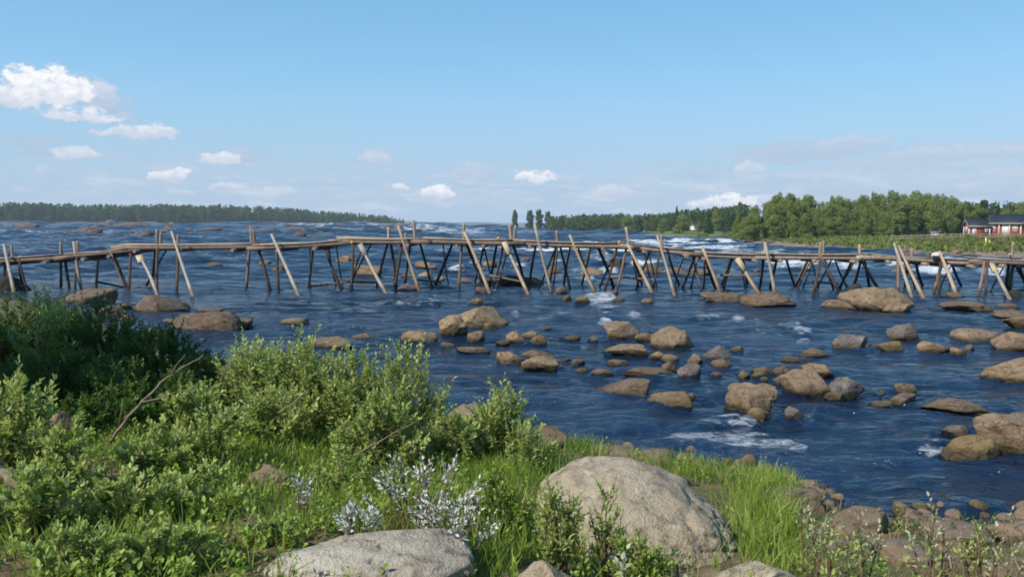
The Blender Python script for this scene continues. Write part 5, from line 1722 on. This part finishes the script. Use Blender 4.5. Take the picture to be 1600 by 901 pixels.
def big_slab():
    """the big pale boulder: a broad flat-topped dome leaning back, lower at its right end"""
    V, Fc = ico(6)
    d = V
    sq = np.sign(d) * np.abs(d) ** np.array([0.74, 0.80, 0.85])
    u, v = sq[:, 0], sq[:, 1]
    g = np.interp(u, [-1.0, -0.86, -0.70, -0.35, 0.0, 0.35, 0.70, 0.92, 1.0], [0.80, 0.92, 0.98, 1.0, 0.99, 0.88, 0.72, 0.58, 0.50])
    fr = np.interp(v, [-1, -0.5, 0.1, 0.6, 1], [0.58, 0.72, 0.93, 1.0, 0.96])
    z = np.where(sq[:, 2] > 0, sq[:, 2] * g * fr, sq[:, 2] * 0.5)
    P = np.stack([u, v, z], 1)
    lump = 0.050 * perlin(d * 2.3 + 3.1) + 0.026 * perlin(d * 5.5 + 8) + (0.012 + 0.020 * sstep(0.35, 0.9, u)) * perlin(d * 13) + (0.005 + 0.012 * sstep(0.35, 0.9, u)) * perlin(d * 31)
    ledge = 0.05 * sstep(0.06, 0.0, np.abs(perlin(d * np.array([1.2, 2.2, 3.0]) + 5))) * sstep(0.2, 0.8, u - v * 0.4)
    P = P + d * (lump - ledge)[:, None]
    near = on_ground(1010, 872)
    width = 320 / F * near.y * 1.17
    depth = width * 0.98
    yc = near.y + depth * 0.44
    c = on_ray(982, 850, yc)
    zb = gz(c.x, yc) - 0.04
    hgt = on_ray(960, 710, yc + depth * 0.22).z - zb
    P = P * np.array([width / 2, depth / 2, hgt / P[:, 2].max()])
    o = link('boulder', np_mesh('boulder', P, Fc), M['pale'], loc=(c.x, yc, zb))
    tag(o, 'largest foreground boulder, pale, broad and flat-topped, sloping down to the right', 'boulder')


big_slab()


def bank_rocks():
    for x0, x1, yt, yb, mat, sk, lab, sub, dr in BANK:
        river_rock(x0, x1, yt, yb, mat, lab, sk, 'boulder' if x1 - x0 > 70 else 'stone', ground=True, sub=sub, dr=dr, facets=5 if sub == 5 else 8, rough=0.65 if sub == 5 else 1.0)
    rr = random.Random(41)
    for i in range(190):
        px = rr.uniform(1020, 1640) if i < 110 else rr.uniform(1230, 1660)
        x = (px - 800) / F * 8
        y = float(np.interp(x, SHX, SHY)) - abs(rr.gauss(0, 1.1 if i < 110 else 2.0)) + 0.25
        w_ = rr.uniform(0.05, 0.24) if i < 110 else rr.uniform(0.05, 0.16)
        P, Fc = fit_rock(1200 + i, w_, w_ * rr.uniform(0.35, 0.6), w_ * rr.uniform(0.7, 1.1), 2)
        o = link('shore_stone', np_mesh('shore_stone', P, Fc), M['bank' if rr.random() < 0.7 else 'tan'], loc=(x, y, max(gz(x, y), 0.0) - 0.01))
        tag(o, 'fist to head sized brown stone strewn along the near right shore', 'stone', 'small stones strewn on the near right shore')


bank_rocks()


# ================================================================== near bank: bushes
def place_shrub(name, px, d, ytop, rx_px, stems, leaf, label, **kw):
    p = on_ray(px, 600, d)
    z = gz(p.x, p.y)
    h = max(0.15, on_ray(px, ytop, d).z - z)
    rx = rx_px / F * d
    return shrub(name, (p.x, p.y, z), h, rx, kw.pop('ry', rx * 0.8), stems, leaf, label, **kw)


def bushes():
    # dark bank of bushes at left
    D = dict(mat='leaf_shade', shoots=12, per=10, bark='bark', start=0.12)
    place_shrub('thicket_bush', -70, 10.5, 470, 110, 60, 0.062, 'dark bush at the far left edge of the bank thicket', seed=1, **D)
    place_shrub('thicket_bush', 55, 11.5, 455, 105, 75, 0.062, 'tallest dark green bush of the left thicket, top lighter', seed=2, **D)
    place_shrub('thicket_bush', 165, 11.0, 478, 95, 70, 0.062, 'dark green bush right of the tallest one in the left thicket', seed=3, **D)
    place_shrub('thicket_bush', 255, 10.5, 515, 85, 60, 0.062, 'dark green bush below the rounded boulder in the left thicket', seed=4, **D)
    place_shrub('thicket_bush', 90, 8.8, 540, 120, 70, 0.060, 'shaded bush in the hollow of the left thicket', seed=5, **D)
    place_shrub('thicket_bush', 225, 8.6, 570, 110, 60, 0.060, 'shaded bush behind the bare forked branch', seed=6, **D)
    place_shrub('thicket_bush', 330, 9.5, 555, 70, 45, 0.060, 'small dark bush at the right end of the left thicket', seed=7, **D)
    place_shrub('thicket_bush', 150, 7.7, 612, 85, 42, 0.056, 'shaded low bush left of the bare forked branch', seed=8, **D)
    place_shrub('thicket_bush', 290, 8.0, 605, 70, 40, 0.056, 'shaded low bush right of the bare forked branch', seed=9, **D)
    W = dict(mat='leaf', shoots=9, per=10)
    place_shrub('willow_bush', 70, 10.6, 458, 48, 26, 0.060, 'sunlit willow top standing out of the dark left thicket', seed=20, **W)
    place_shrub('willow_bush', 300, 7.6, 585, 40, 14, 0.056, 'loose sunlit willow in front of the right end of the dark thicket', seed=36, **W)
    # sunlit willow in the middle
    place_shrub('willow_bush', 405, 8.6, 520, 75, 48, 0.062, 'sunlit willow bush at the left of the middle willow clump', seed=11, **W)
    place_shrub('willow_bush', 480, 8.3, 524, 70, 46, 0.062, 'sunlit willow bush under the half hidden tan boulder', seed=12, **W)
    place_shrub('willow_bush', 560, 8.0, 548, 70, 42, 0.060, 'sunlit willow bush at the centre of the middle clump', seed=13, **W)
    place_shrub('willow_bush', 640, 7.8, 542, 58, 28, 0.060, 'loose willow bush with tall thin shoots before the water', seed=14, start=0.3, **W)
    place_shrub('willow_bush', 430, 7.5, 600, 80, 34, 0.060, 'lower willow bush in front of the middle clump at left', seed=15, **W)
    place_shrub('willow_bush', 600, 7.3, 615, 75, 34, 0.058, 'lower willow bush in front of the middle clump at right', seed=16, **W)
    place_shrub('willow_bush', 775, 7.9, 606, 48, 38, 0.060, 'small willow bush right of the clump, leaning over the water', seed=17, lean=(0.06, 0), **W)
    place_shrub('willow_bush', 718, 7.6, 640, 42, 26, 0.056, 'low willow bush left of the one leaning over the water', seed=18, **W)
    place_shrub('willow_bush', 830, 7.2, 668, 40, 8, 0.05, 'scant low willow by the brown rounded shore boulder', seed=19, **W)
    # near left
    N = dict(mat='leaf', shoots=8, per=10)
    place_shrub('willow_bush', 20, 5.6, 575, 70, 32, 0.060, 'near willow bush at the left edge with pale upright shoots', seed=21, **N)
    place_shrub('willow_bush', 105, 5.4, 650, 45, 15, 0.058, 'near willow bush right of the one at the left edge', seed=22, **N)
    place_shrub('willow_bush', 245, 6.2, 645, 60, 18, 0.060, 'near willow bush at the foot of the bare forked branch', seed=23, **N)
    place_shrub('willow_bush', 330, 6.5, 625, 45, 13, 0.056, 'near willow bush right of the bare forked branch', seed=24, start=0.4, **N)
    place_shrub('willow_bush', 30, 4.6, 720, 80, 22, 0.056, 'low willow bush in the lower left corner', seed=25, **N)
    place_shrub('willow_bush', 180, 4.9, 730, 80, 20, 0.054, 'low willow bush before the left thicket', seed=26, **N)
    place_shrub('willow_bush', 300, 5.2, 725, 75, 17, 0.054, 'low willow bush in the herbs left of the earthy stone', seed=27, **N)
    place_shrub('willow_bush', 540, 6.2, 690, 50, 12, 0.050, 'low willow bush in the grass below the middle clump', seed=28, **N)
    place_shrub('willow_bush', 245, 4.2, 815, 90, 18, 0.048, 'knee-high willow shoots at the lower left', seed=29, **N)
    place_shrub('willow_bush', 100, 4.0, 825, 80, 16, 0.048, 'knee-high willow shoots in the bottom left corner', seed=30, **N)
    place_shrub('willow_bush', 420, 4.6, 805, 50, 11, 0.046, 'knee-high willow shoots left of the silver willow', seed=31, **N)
    # shrubs round the boulder
    place_shrub('bilberry_bush', 872, 4.7, 762, 48, 26, 0.040, 'small green shrub against the left side of the largest boulder', mat='leaf', seed=32, shoots=8, per=9)
    place_shrub('bilberry_bush', 948, 4.75, 768, 34, 10, 0.038, 'thin green shrub casting its shadow on the largest boulder', mat='leaf', seed=33, shoots=7, per=8, start=0.35)
    place_shrub('bilberry_bush', 1000, 4.3, 832, 55, 24, 0.034, 'low green shrub in front of the largest boulder', mat='cover', seed=34, shoots=7, per=9)
    place_shrub('bilberry_bush', 780, 5.4, 735, 60, 24, 0.042, 'leafy green herb clump left of the largest boulder', mat='cover', seed=35, shoots=8, per=9)
    # silver willow
    Wt = dict(mat='leaf_white', shoots=4, per=6, lw=0.2, start=0.62)
    place_shrub('silver_willow', 655, 5.2, 706, 95, 24, 0.040, 'silver-white downy willow in the middle of the bank', seed=41, **Wt)
    place_shrub('silver_willow', 705, 4.7, 760, 70, 24, 0.038, 'silver-white downy willow at the lower right of the main one', seed=42, **Wt)
    place_shrub('silver_willow', 560, 4.6, 765, 26, 10, 0.046, 'small silver-white willow sprig left of the main one', seed=43, **Wt)
    place_shrub('silver_willow', 470, 5.0, 735, 20, 5, 0.042, 'tiny silver-white sprig by the earthy stone at left', seed=44, **Wt)
    # sparse pale twigs at right
    P = dict(mat='leaf_pale', shoots=4, per=5, start=0.5, lw=0.22)
    place_shrub('pale_willow', 1270, 5.0, 778, 50, 6, 0.040, 'sparse pale willow right of the bright grass tuft', seed=51, **P)
    place_shrub('pale_willow', 1350, 4.6, 790, 50, 6, 0.040, 'sparse pale willow in front of the dark shore boulder', seed=52, **P)
    place_shrub('pale_willow', 1475, 4.7, 796, 55, 6, 0.040, 'sparse pale willow with tall thin shoots at bottom right', seed=53, **P)
    place_shrub('pale_willow', 1570, 4.7, 786, 50, 6, 0.040, 'sparse pale willow at the bottom right corner', seed=54, **P)
    place_shrub('pale_willow', 1310, 4.3, 832, 60, 12, 0.042, 'low broad-leaved green willow at the bottom, right of the flat pale stone', seed=55, **{**P, 'mat': 'leaf'})
    place_shrub('pale_willow', 1540, 4.2, 835, 50, 9, 0.042, 'low green willow shoots on brown rock at bottom right', seed=56, **{**P, 'mat': 'leaf'})
    place_shrub('sage_sprig', 985, 3.75, 868, 18, 4, 0.060, 'small sage-green leaf sprig at the bottom edge, left one', mat='leaf_pale', seed=57, shoots=2, per=6, start=0.5, lw=0.3)
    place_shrub('sage_sprig', 1075, 3.75, 875, 20, 4, 0.060, 'small sage-green leaf sprig at the bottom edge, right one', mat='leaf_pale', seed=58, shoots=2, per=6, start=0.5, lw=0.3)
    # unseen tree added out of frame at left to cast shade on the thicket
    t_ = make_tree('added_shade_tree', 'leafy', 61, 6.4, 1.9, 5200, 0.13, 'leaf_shade')
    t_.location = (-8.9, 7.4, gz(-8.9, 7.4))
    tag(t_, 'added unseen tree outside the frame at left, shading the thicket', 'tree')


bushes()


# ================================================================== near bank: grass, herbs, flowers, branches
def scatter(n, r, x0=-8.5, x1=6.2, y0=2.6, y1=12.0):
    x, y = r.uniform(x0, x1, n), r.uniform(y0, y1, n)
    s = shore_dist(x, y)
    Rm = np.array(ROT)
    z = ground_z(x, y)
    d = np.stack([x, y, z - CAM.z], 1) @ Rm
    px = 800 + F * d[:, 0] / -d[:, 2]
    py = 450.5 - F * d[:, 1] / -d[:, 2]
    return x, y, z, s, px, py


def blob(px, py, cx, cy, rx, ry):
    return np.exp(-(((px - cx) / rx) ** 2 + ((py - cy) / ry) ** 2))


def blades(name, mat, x, y, z, h, wid, r, tint, bend=0.5):
    n = len(x)
    a = r.uniform(0, 6.28, n)
    s = np.stack([np.cos(a), np.sin(a), 0 * a], 1)
    b = r.uniform(0, 6.28, n)
    ln = np.stack([np.cos(b), np.sin(b), 0 * b], 1) * (h * r.uniform(0.1, bend, n))[:, None]
    base = np.stack([x, y, z - 0.02], 1)
    up = np.array([0, 0, 1.0])
    rows = []
    for f, wf in ((0, 0.8), (0.4, 1.0), (0.75, 0.7)):
        c = base + up * (h * f)[:, None] + ln * f * f
        rows += [c - s * (wid * wf)[:, None], c + s * (wid * wf)[:, None]]
    tip = base + up * (h * 0.97)[:, None] + ln
    V = np.stack(rows + [tip], 1).reshape(-1, 3)
    o = np.arange(n)[:, None] * 7
    Q = np.concatenate([o + np.array([[0, 1, 3, 2]]), o + np.array([[2, 3, 5, 4]])])
    T3 = o + np.array([[4, 5, 6]])
    me = np_mesh(name, V, [Q, T3], True, {'tint': np.repeat(tint, 7)})
    return tag(link(name, me, M[mat]), kind='stuff')


def ground_plants():
    r = np.random.default_rng(81)
    x, y, z, s, px, py = scatter(420000, r)
    cl = fbm(np.stack([x * 1.6, y * 1.6, 0 * x], 1), 3)
    m = 0.16 + 0.40 * sstep(-0.2, 0.5, cl)
    left = sstep(900, 700, px)
    m = m * (0.2 + 0.8 * left)
    for cx, cy, rx, ry, w in ((350, 690, 110, 50, .9), (480, 720, 70, 60, 1.0), (800, 720, 60, 40, 1.0), (790, 840, 85, 60, 1.2), (1195, 810, 45, 75, 1.5), (1100, 738, 60, 14, 1.2), (930, 700, 50, 8, .9), (620, 850, 80, 30, .4), (1000, 868, 90, 20, .8), (880, 850, 50, 30, .8), (150, 860, 180, 50, .4), (860, 890, 60, 30, .7), (1220, 870, 50, 40, .5)):
        m = m + w * blob(px, py, cx, cy, rx, ry)
    m = m * sstep(0.1, 0.5, s) * (1 - 0.92 * blob(px, py, 985, 885, 70, 22)) * np.where((px > 1260) & (py > 745), 0.25, 1.0)
    # keep the grass off the big stones
    for cx, cy, rx, ry in ((985, 800, 140, 62), (590, 890, 150, 50), (850, 905, 55, 32)):
        q = ((px - cx) / rx) ** 2 + ((py - cy) / ry) ** 2
        m = np.where(q < 0.8, 0, m)
    keep = r.random(len(x)) < np.clip(m, 0, 1) * 0.42
    x, y, z, px, py, cl = x[keep], y[keep], z[keep], px[keep], py[keep], cl[keep]
    n = len(x)
    h = r.uniform(0.09, 0.24, n) * (1 + 0.5 * blob(px, py, 1195, 800, 60, 90) + 0.3 * blob(px, py, 790, 830, 90, 80))
    blades('grass', 'grass', x, y, z, h, r.uniform(0.0022, 0.0045, n), r, np.clip(0.45 + 0.5 * cl + r.normal(size=n) * 0.2, 0, 1), 0.7)
    # dry grass and litter
    x, y, z, s, px, py = scatter(90000, r)
    m = 0.15 + 0.55 * sstep(1180, 1320, px) * sstep(740, 800, py) + 0.25 * blob(px, py, 430, 830, 60, 40) + 0.3 * blob(px, py, 700, 690, 70, 40) + 0.2 * blob(px, py, 1000, 880, 80, 30)
    keep = (r.random(len(x)) < m * 0.32) & (s > 0.25)
    x, y, z = x[keep], y[keep], z[keep]
    n = len(x)
    blades('dry_grass', 'dry', x, y, z, r.uniform(0.04, 0.15, n), r.uniform(0.0018, 0.0035, n), r, r.random(n), 1.6)
    # low leafy herbs
    x, y, z, s, px, py = scatter(60000, r)
    cl = fbm(np.stack([x * 1.1 + 5, y * 1.1, 0 * x], 1), 3)
    m = (0.25 + 0.6 * sstep(-0.2, 0.5, cl)) * (0.12 + 0.88 * sstep(860, 560, px)) * sstep(0.2, 0.7, s)
    m = m * (1 - 0.6 * blob(px, py, 480, 720, 60, 50))
    for cx, cy, rx, ry in ((985, 800, 140, 62), (590, 890, 150, 50), (850, 905, 55, 32)):
        q = ((px - cx) / rx) ** 2 + ((py - cy) / ry) ** 2
        m = np.where(q < 0.8, 0, m)
    keep = r.random(len(x)) < m * 0.42
    x, y, z = x[keep], y[keep], z[keep]
    k = 9
    n = len(x)
    hh = r.uniform(0.05, 0.22, n)
    bx = np.repeat(np.stack([x, y, z], 1), k, 0)
    f = np.tile(np.linspace(0.25, 1.0, k), n)
    bx[:, 2] += np.repeat(hh, k) * f
    bx[:, :2] += r.normal(size=(n * k, 2)) * 0.018
    a = np.tile(np.arange(k) * 2.4, n) + np.repeat(r.uniform(0, 6, n), k)
    d = np.stack([np.cos(a), np.sin(a), 0.35 + 0.9 * f], 1)
    V, Q, T = leaves(bx, d, r.uniform(0.022, 0.05, n * k), 0.27, r, tint=np.clip(np.repeat(r.normal(0.5, 0.22, n), k) + r.normal(size=n * k) * 0.15, 0, 1))
    tag(link('ground_cover', np_mesh('ground_cover', V, Q, True, {'tint': T}), M['cover']), kind='stuff')


ground_plants()


def flowers():
    for px, py, lab in ((443, 757, 'yellow flower beside the brown earthy stone at left'), (757, 737, 'yellow flower left of the largest boulder, lower of two'), (796, 731, 'yellow flower left of the largest boulder, upper of two'), (1190, 846, 'yellow flower in the bright grass tuft right of the largest boulder'), (264, 735, 'yellow flower deep in the herbs at the far left')):
        p = on_ground(px, py + 22)
        t_ = on_ray(px, py, p.y)
        rt = empty('dandelion', (p.x, p.y, gz(p.x, p.y)))
        tag(rt, lab, 'flower')
        k = t_ - Vector((p.x, p.y, gz(p.x, p.y)))
        a = Acc()
        a.tube([(0, 0, -0.02), (k.x * 0.3, 0.01, k.z * 0.5), (k.x, k.y, k.z)], [0.003, 0.0025, 0.002], 6, False)
        a.build('stalk', M['stemg'], rt, smooth=True)
        r = np.random.default_rng(int(px))
        n = 46
        an = r.uniform(0, 6.28, n)
        d = np.stack([np.cos(an), np.sin(an), r.uniform(0.1, 1.2, n)], 1)
        V, Q, T = leaves(np.tile(np.array([[k.x, k.y, k.z]]), (n, 1)), d, r.uniform(0.014, 0.02, n), 0.22, r)
        link('flower_head', np_mesh('flower_head', V, Q, True), M['petal'], rt)


flowers()


def branches():
    def branch(name, pix, dist, rad, label, mat='drift', twigs=()):
        pts = [on_ray(px, py, d) for (px, py), d in zip(pix, dist)]
        o0 = pts[0]
        rt = empty(name, o0)
        tag(rt, label, 'branch')
        a = Acc()
        P = np.array([tuple(p - o0) for p in pts])
        t = np.linspace(0, len(P) - 1, len(P) * 3)
        Pi = np.stack([np.interp(t, np.arange(len(P)), P[:, k]) for k in range(3)], 1)
        Pi += np.random.default_rng(int(pix[0][0]) + 300).normal(size=Pi.shape) * rad * 0.35
        a.tube(Pi, np.linspace(rad, rad * 0.35, len(Pi)), 7)
        a.build('limb', M[mat], rt, smooth=True)
        for tw, dd in twigs:
            b = Acc()
            q = np.array([tuple(on_ray(px, py, d) - o0) for (px, py), d in zip(tw, dd)])
            b.tube(q, np.linspace(rad * 0.5, rad * 0.15, len(q)), 6)
            b.build('twig', M[mat], rt, smooth=True)
    branch('bare_branch', [(172, 690), (185, 672), (205, 645), (222, 628), (245, 605), (268, 585), (292, 570), (318, 555)], [6.9, 6.9, 6.9, 6.9, 7.0, 7.1, 7.2, 7.3], 0.016, 'bare grey forked branch rising from the left thicket',
           twigs=[([(222, 628), (250, 622), (275, 612), (310, 606)], [6.9, 6.8, 6.7, 6.7]), ([(268, 585), (274, 572), (290, 553)], [7.1, 7.1, 7.1]), ([(185, 672), (190, 640), (192, 622)], [6.9, 6.9, 6.9])])
    branch('dead_stick', [(436, 645), (455, 632), (478, 612), (492, 600)], [7.0, 7.0, 7.0, 7.1], 0.010, 'dry brown stick leaning in the middle willow clump')
    branch('dead_stick', [(552, 712), (590, 690), (625, 672), (655, 655)], [6.4, 6.5, 6.6, 6.7], 0.008, 'thin dry stick lying before the middle willow clump')
    branch('fallen_log', [(-20, 720), (20, 748), (60, 785)], [4.9, 4.8, 4.7], 0.045, 'weathered fallen log at the left edge among herbs')
    branch('dead_stick', [(328, 672), (350, 655), (372, 640)], [6.9, 6.9, 7.0], 0.014, 'short grey stick at the shady edge of the left thicket')


branches()

# ================================================================== haze
def build_haze():
    a = Acc()
    a.box((-3200, -90, -9.5), (3600, 5600, 34.0))
    m, t, out = new_mat('air_haze')
    v = t.node('ShaderNodeVolumePrincipled')
    v.inputs['Color'].default_value = (0.72, 0.84, 1.0, 1)
    v.inputs['Density'].default_value = 0.00017
    v.inputs['Anisotropy'].default_value = 0.0
    t.l.new(v.outputs[0], out.inputs['Volume'])
    tag(a.build('haze', m), kind='stuff')


build_haze()
